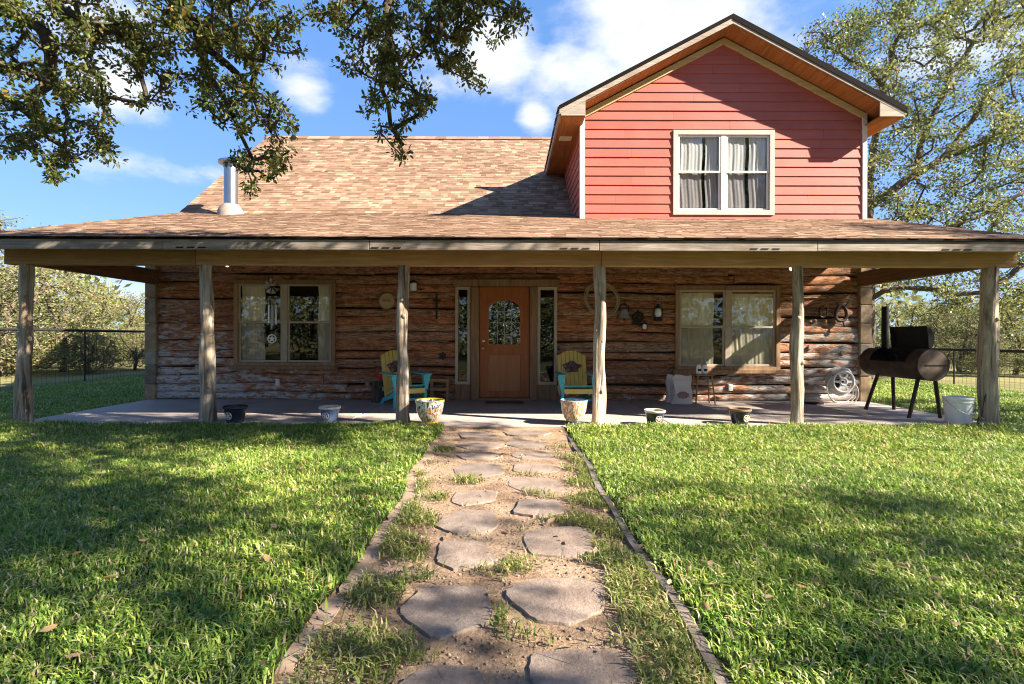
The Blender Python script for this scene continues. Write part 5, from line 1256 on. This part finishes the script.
b = MB(); pts = [c+Vector((math.cos(math.pi/2+math.pi*i/6), 0, math.sin(math.pi/2+math.pi*i/6)))*(.085 if i % 2 == 0 else .05) for i in range(12)]; b.prism(pts, (0, -.015, 0)); b.build('plate', M['iron'], e)
b = MB(); b.tube([c+Vector((0, -.01, -.02)), c+Vector((0, -.07, -.05)), c+Vector((0, -.09, -.01))], .008, 6); b.build('hook', M['iron'], e)
e = empty('boot_bench', ((440-508)*9.0/F, 9.02, ZS), 'low two-board wooden boot bench against the wall left of the sidelight', 'bench')
for z in (.20, .36):
    b = MB(); b.box(-.17, .17, -.08, .08, z, z+.06); b.build('board', M['beam'], e, bevel=.006, local=True)
for sx in (-1, 1):
    b = MB(); b.box(sx*.14-.02, sx*.14+.02, -.06, .07, 0, .20); b.box(sx*.14-.02, sx*.14+.02, -.06, .07, .262, .358); b.build('end_block', M['brown_trim'], e, local=True)
c = W(601, 299, .04); e = empty('lasso', c, 'coiled pale rope lasso hung on the wall behind the fourth post', 'rope')
b = MB(); rr_ = random.Random(6)
for k in range(5): b.ring(c+Vector((rr_.uniform(-.03, .03), -.012*k, rr_.uniform(-.06, .03))), .27+rr_.uniform(-.03, .03), .007, (rr_.uniform(-.05, .05), 1, rr_.uniform(-.05, .05)), 40, 6, 1.12)
b.build('coil', M['rope'], e, smooth=True)
b = MB(); b.tube([c+Vector((0, .05, .27)), c+Vector((0, -.08, .27)), c+Vector((0, -.085, .30))], .008, 6); b.build('peg', M['iron'], e)
c = W(624, 311, .08); e = empty('iron_bell', c, 'dark iron farm bell with yoke, leftmost of the cluster right of the lasso', 'bell')
b = MB(); b.lathe([(.115, -.13), (.10, -.10), (.075, -.03), (.055, .03), (.02, .05)], c, 20); b.build('bell', M['tin'], e, smooth=40)
b = MB(); b.tube([c+Vector((-.09, 0, .0)), c+Vector((-.07, 0, .10)), c+Vector((0, 0, .15)), c+Vector((.07, 0, .10)), c+Vector((.09, 0, 0))], .012, 8); b.tube([c+Vector((0, .08, .13)), c+Vector((0, -.02, .13))], .015, 8); b.build('yoke', M['iron'], e, smooth=True)
b = MB(); b.lathe([(.012, -.17), (.02, -.155), (.012, -.135)], c, 10); b.build('clapper', M['iron'], e)
c = W(638, 317, .06); e = empty('pulley', c, 'black iron pulley wheel between the bell and the small red lantern', 'pulley')
b = MB(); b.ring(c, .085, .022, (0, 1, 0), 28, 8); b.lathe([(.03, -.02), (.03, .02)], c, 14, Matrix.Rotation(R(90), 3, 'X'))
for k in range(4): a = math.pi*k/2+.4; b.bar(c, c+Vector((math.cos(a), 0, math.sin(a)))*.085, .02, .015, (0, 1, 0))
b.build('wheel', M['iron'], e, smooth=40)
b = MB(); b.bar(c+Vector((-.1, .03, -.10)), c+Vector((.09, .03, -.13)), .02, .05); b.bar(c+Vector((0, .03, 0)), c+Vector((0, .03, .14)), .03, .012, (0, 1, 0)); b.build('strap', M['iron'], e)
def lantern(px, py, s, label, base):
    c = W(px, py, .11); e = empty('oil_lantern', c, label, 'lantern', 'old lanterns on the log wall')
    b = MB(); b.lathe([(.075*s, -.16*s), (.08*s, -.15*s), (.075*s, -.09*s), (.04*s, -.08*s)], c, 18); b.build('tank', base, e, smooth=40)
    b = MB(); b.lathe([(.04*s, -.08*s), (.06*s, -.03*s), (.055*s, .04*s), (.035*s, .07*s)], c, 18); b.build('chimney_glass', M['frost'], e, smooth=40)
    b = MB(); b.lathe([(.045*s, .07*s), (.05*s, .10*s), (.03*s, .12*s), (.028*s, .15*s), (.012*s, .16*s)], c, 18); b.build('cap', M['iron'], e, smooth=40)
    b = MB()
    for sx in (-1, 1): b.tube([c+Vector((sx*.07*s, 0, -.13*s)), c+Vector((sx*.085*s, 0, 0)), c+Vector((sx*.05*s, 0, .11*s))], .006*s, 6)
    b.tube([c+Vector((-.085*s, 0, .02*s)), c+Vector((-.06*s, 0, .2*s)), c+Vector((0, 0, .25*s)), c+Vector((.06*s, 0, .2*s)), c+Vector((.085*s, 0, .02*s))], .005*s, 6)
    b.tube([c+Vector((0, .11, .25*s)), c+Vector((0, -.02, .245*s))], .008, 6); b.build('guard', M['iron'], e)
lantern(644.5, 326, .62, 'small lantern with red base, lowest of the wall cluster by the right window', M['red'])
lantern(658, 312, 1.0, 'bigger black lantern with pale glass beside the right window frame', M['iron'])
c = W(823, 311, .05); b = MB(); b.tube([(.075*math.sin(a), 0, .10*math.cos(a)) for a in [R(35+290*k/18) for k in range(19)]], [.014]*19, 8); b.tube([(0, .05, .10), (0, -.02, .12)], .006, 6); o = b.build('horseshoe', M['iron'], smooth=40); o.location = c; tag(o, 'dark horseshoe on the wall left of the harness collar', 'horseshoe')
c = W(841, 312, .06); e = empty('harness_collar', c, 'old leather harness collar hung on the wall above the hose reel', 'harness')
b = MB(); pts = [c+Vector((.10*math.sin(a)*(1-.25*math.cos(a)), 0, .145*math.cos(a))) for a in [2*math.pi*k/28 for k in range(28)]]; b.tube(pts, .03, 8, closed=True); b.build('padding', plain('dark_leather', (.06, .035, .022), .6, var=.35), e, smooth=True)
b = MB(); b.tube([c+Vector((.05, -.02, .12)), c+Vector((.12, -.02, .19))], .010, 6); b.tube([c+Vector((-.05, -.02, .12)), c+Vector((-.10, -.02, .2))], .010, 6); b.tube([c+Vector((.02, -.02, -.15)), c+Vector((.05, -.02, -.26))], .012, 6); b.build('hames', M['iron'], e)
for px, py, lab in ((277.5, 383, 'white outlet cover on the logs under the left window'), (731, 387, 'white outlet cover on the logs under the right window')):
    c = W(px, py, .035); e = empty('outlet_cover', c, lab, 'outlet', 'outlet covers on the log wall')
    b = MB(); b.box(c.x-.035, c.x+.035, c.y, c.y+.05, c.z-.058, c.z+.058); b.build('plate', M['white'], e, bevel=.004)
    b = MB(); b.box(c.x-.016, c.x+.016, c.y-.004, c.y-.001, c.z+.01, c.z+.04); b.box(c.x-.016, c.x+.016, c.y-.004, c.y-.001, c.z-.04, c.z-.01); b.build('socket', M['creamrim'], e)
for px, py, lab in ((227, 264.5, 'glowing porch bulb under the beam above the second post'), (792, 267, 'glowing porch bulb under the beam at the fifth post')):
    c = P(px, py, 8.3); e = empty('ceiling_bulb', c, lab, 'light', 'bulbs under the porch ceiling')
    b = MB(); b.lathe([(.01, -.05), (.035, -.035), (.04, 0), (.025, .04)], c, 14); b.build('bulb', M['bulb'], e, smooth=True)
    b = MB(); zt = ZE-.07+(8.3-YE)*.3195; b.tube([c+Vector((0, 0, .04)), Vector((c.x, c.y, zt))], .022, 8); b.build('fitting', M['iron'], e)
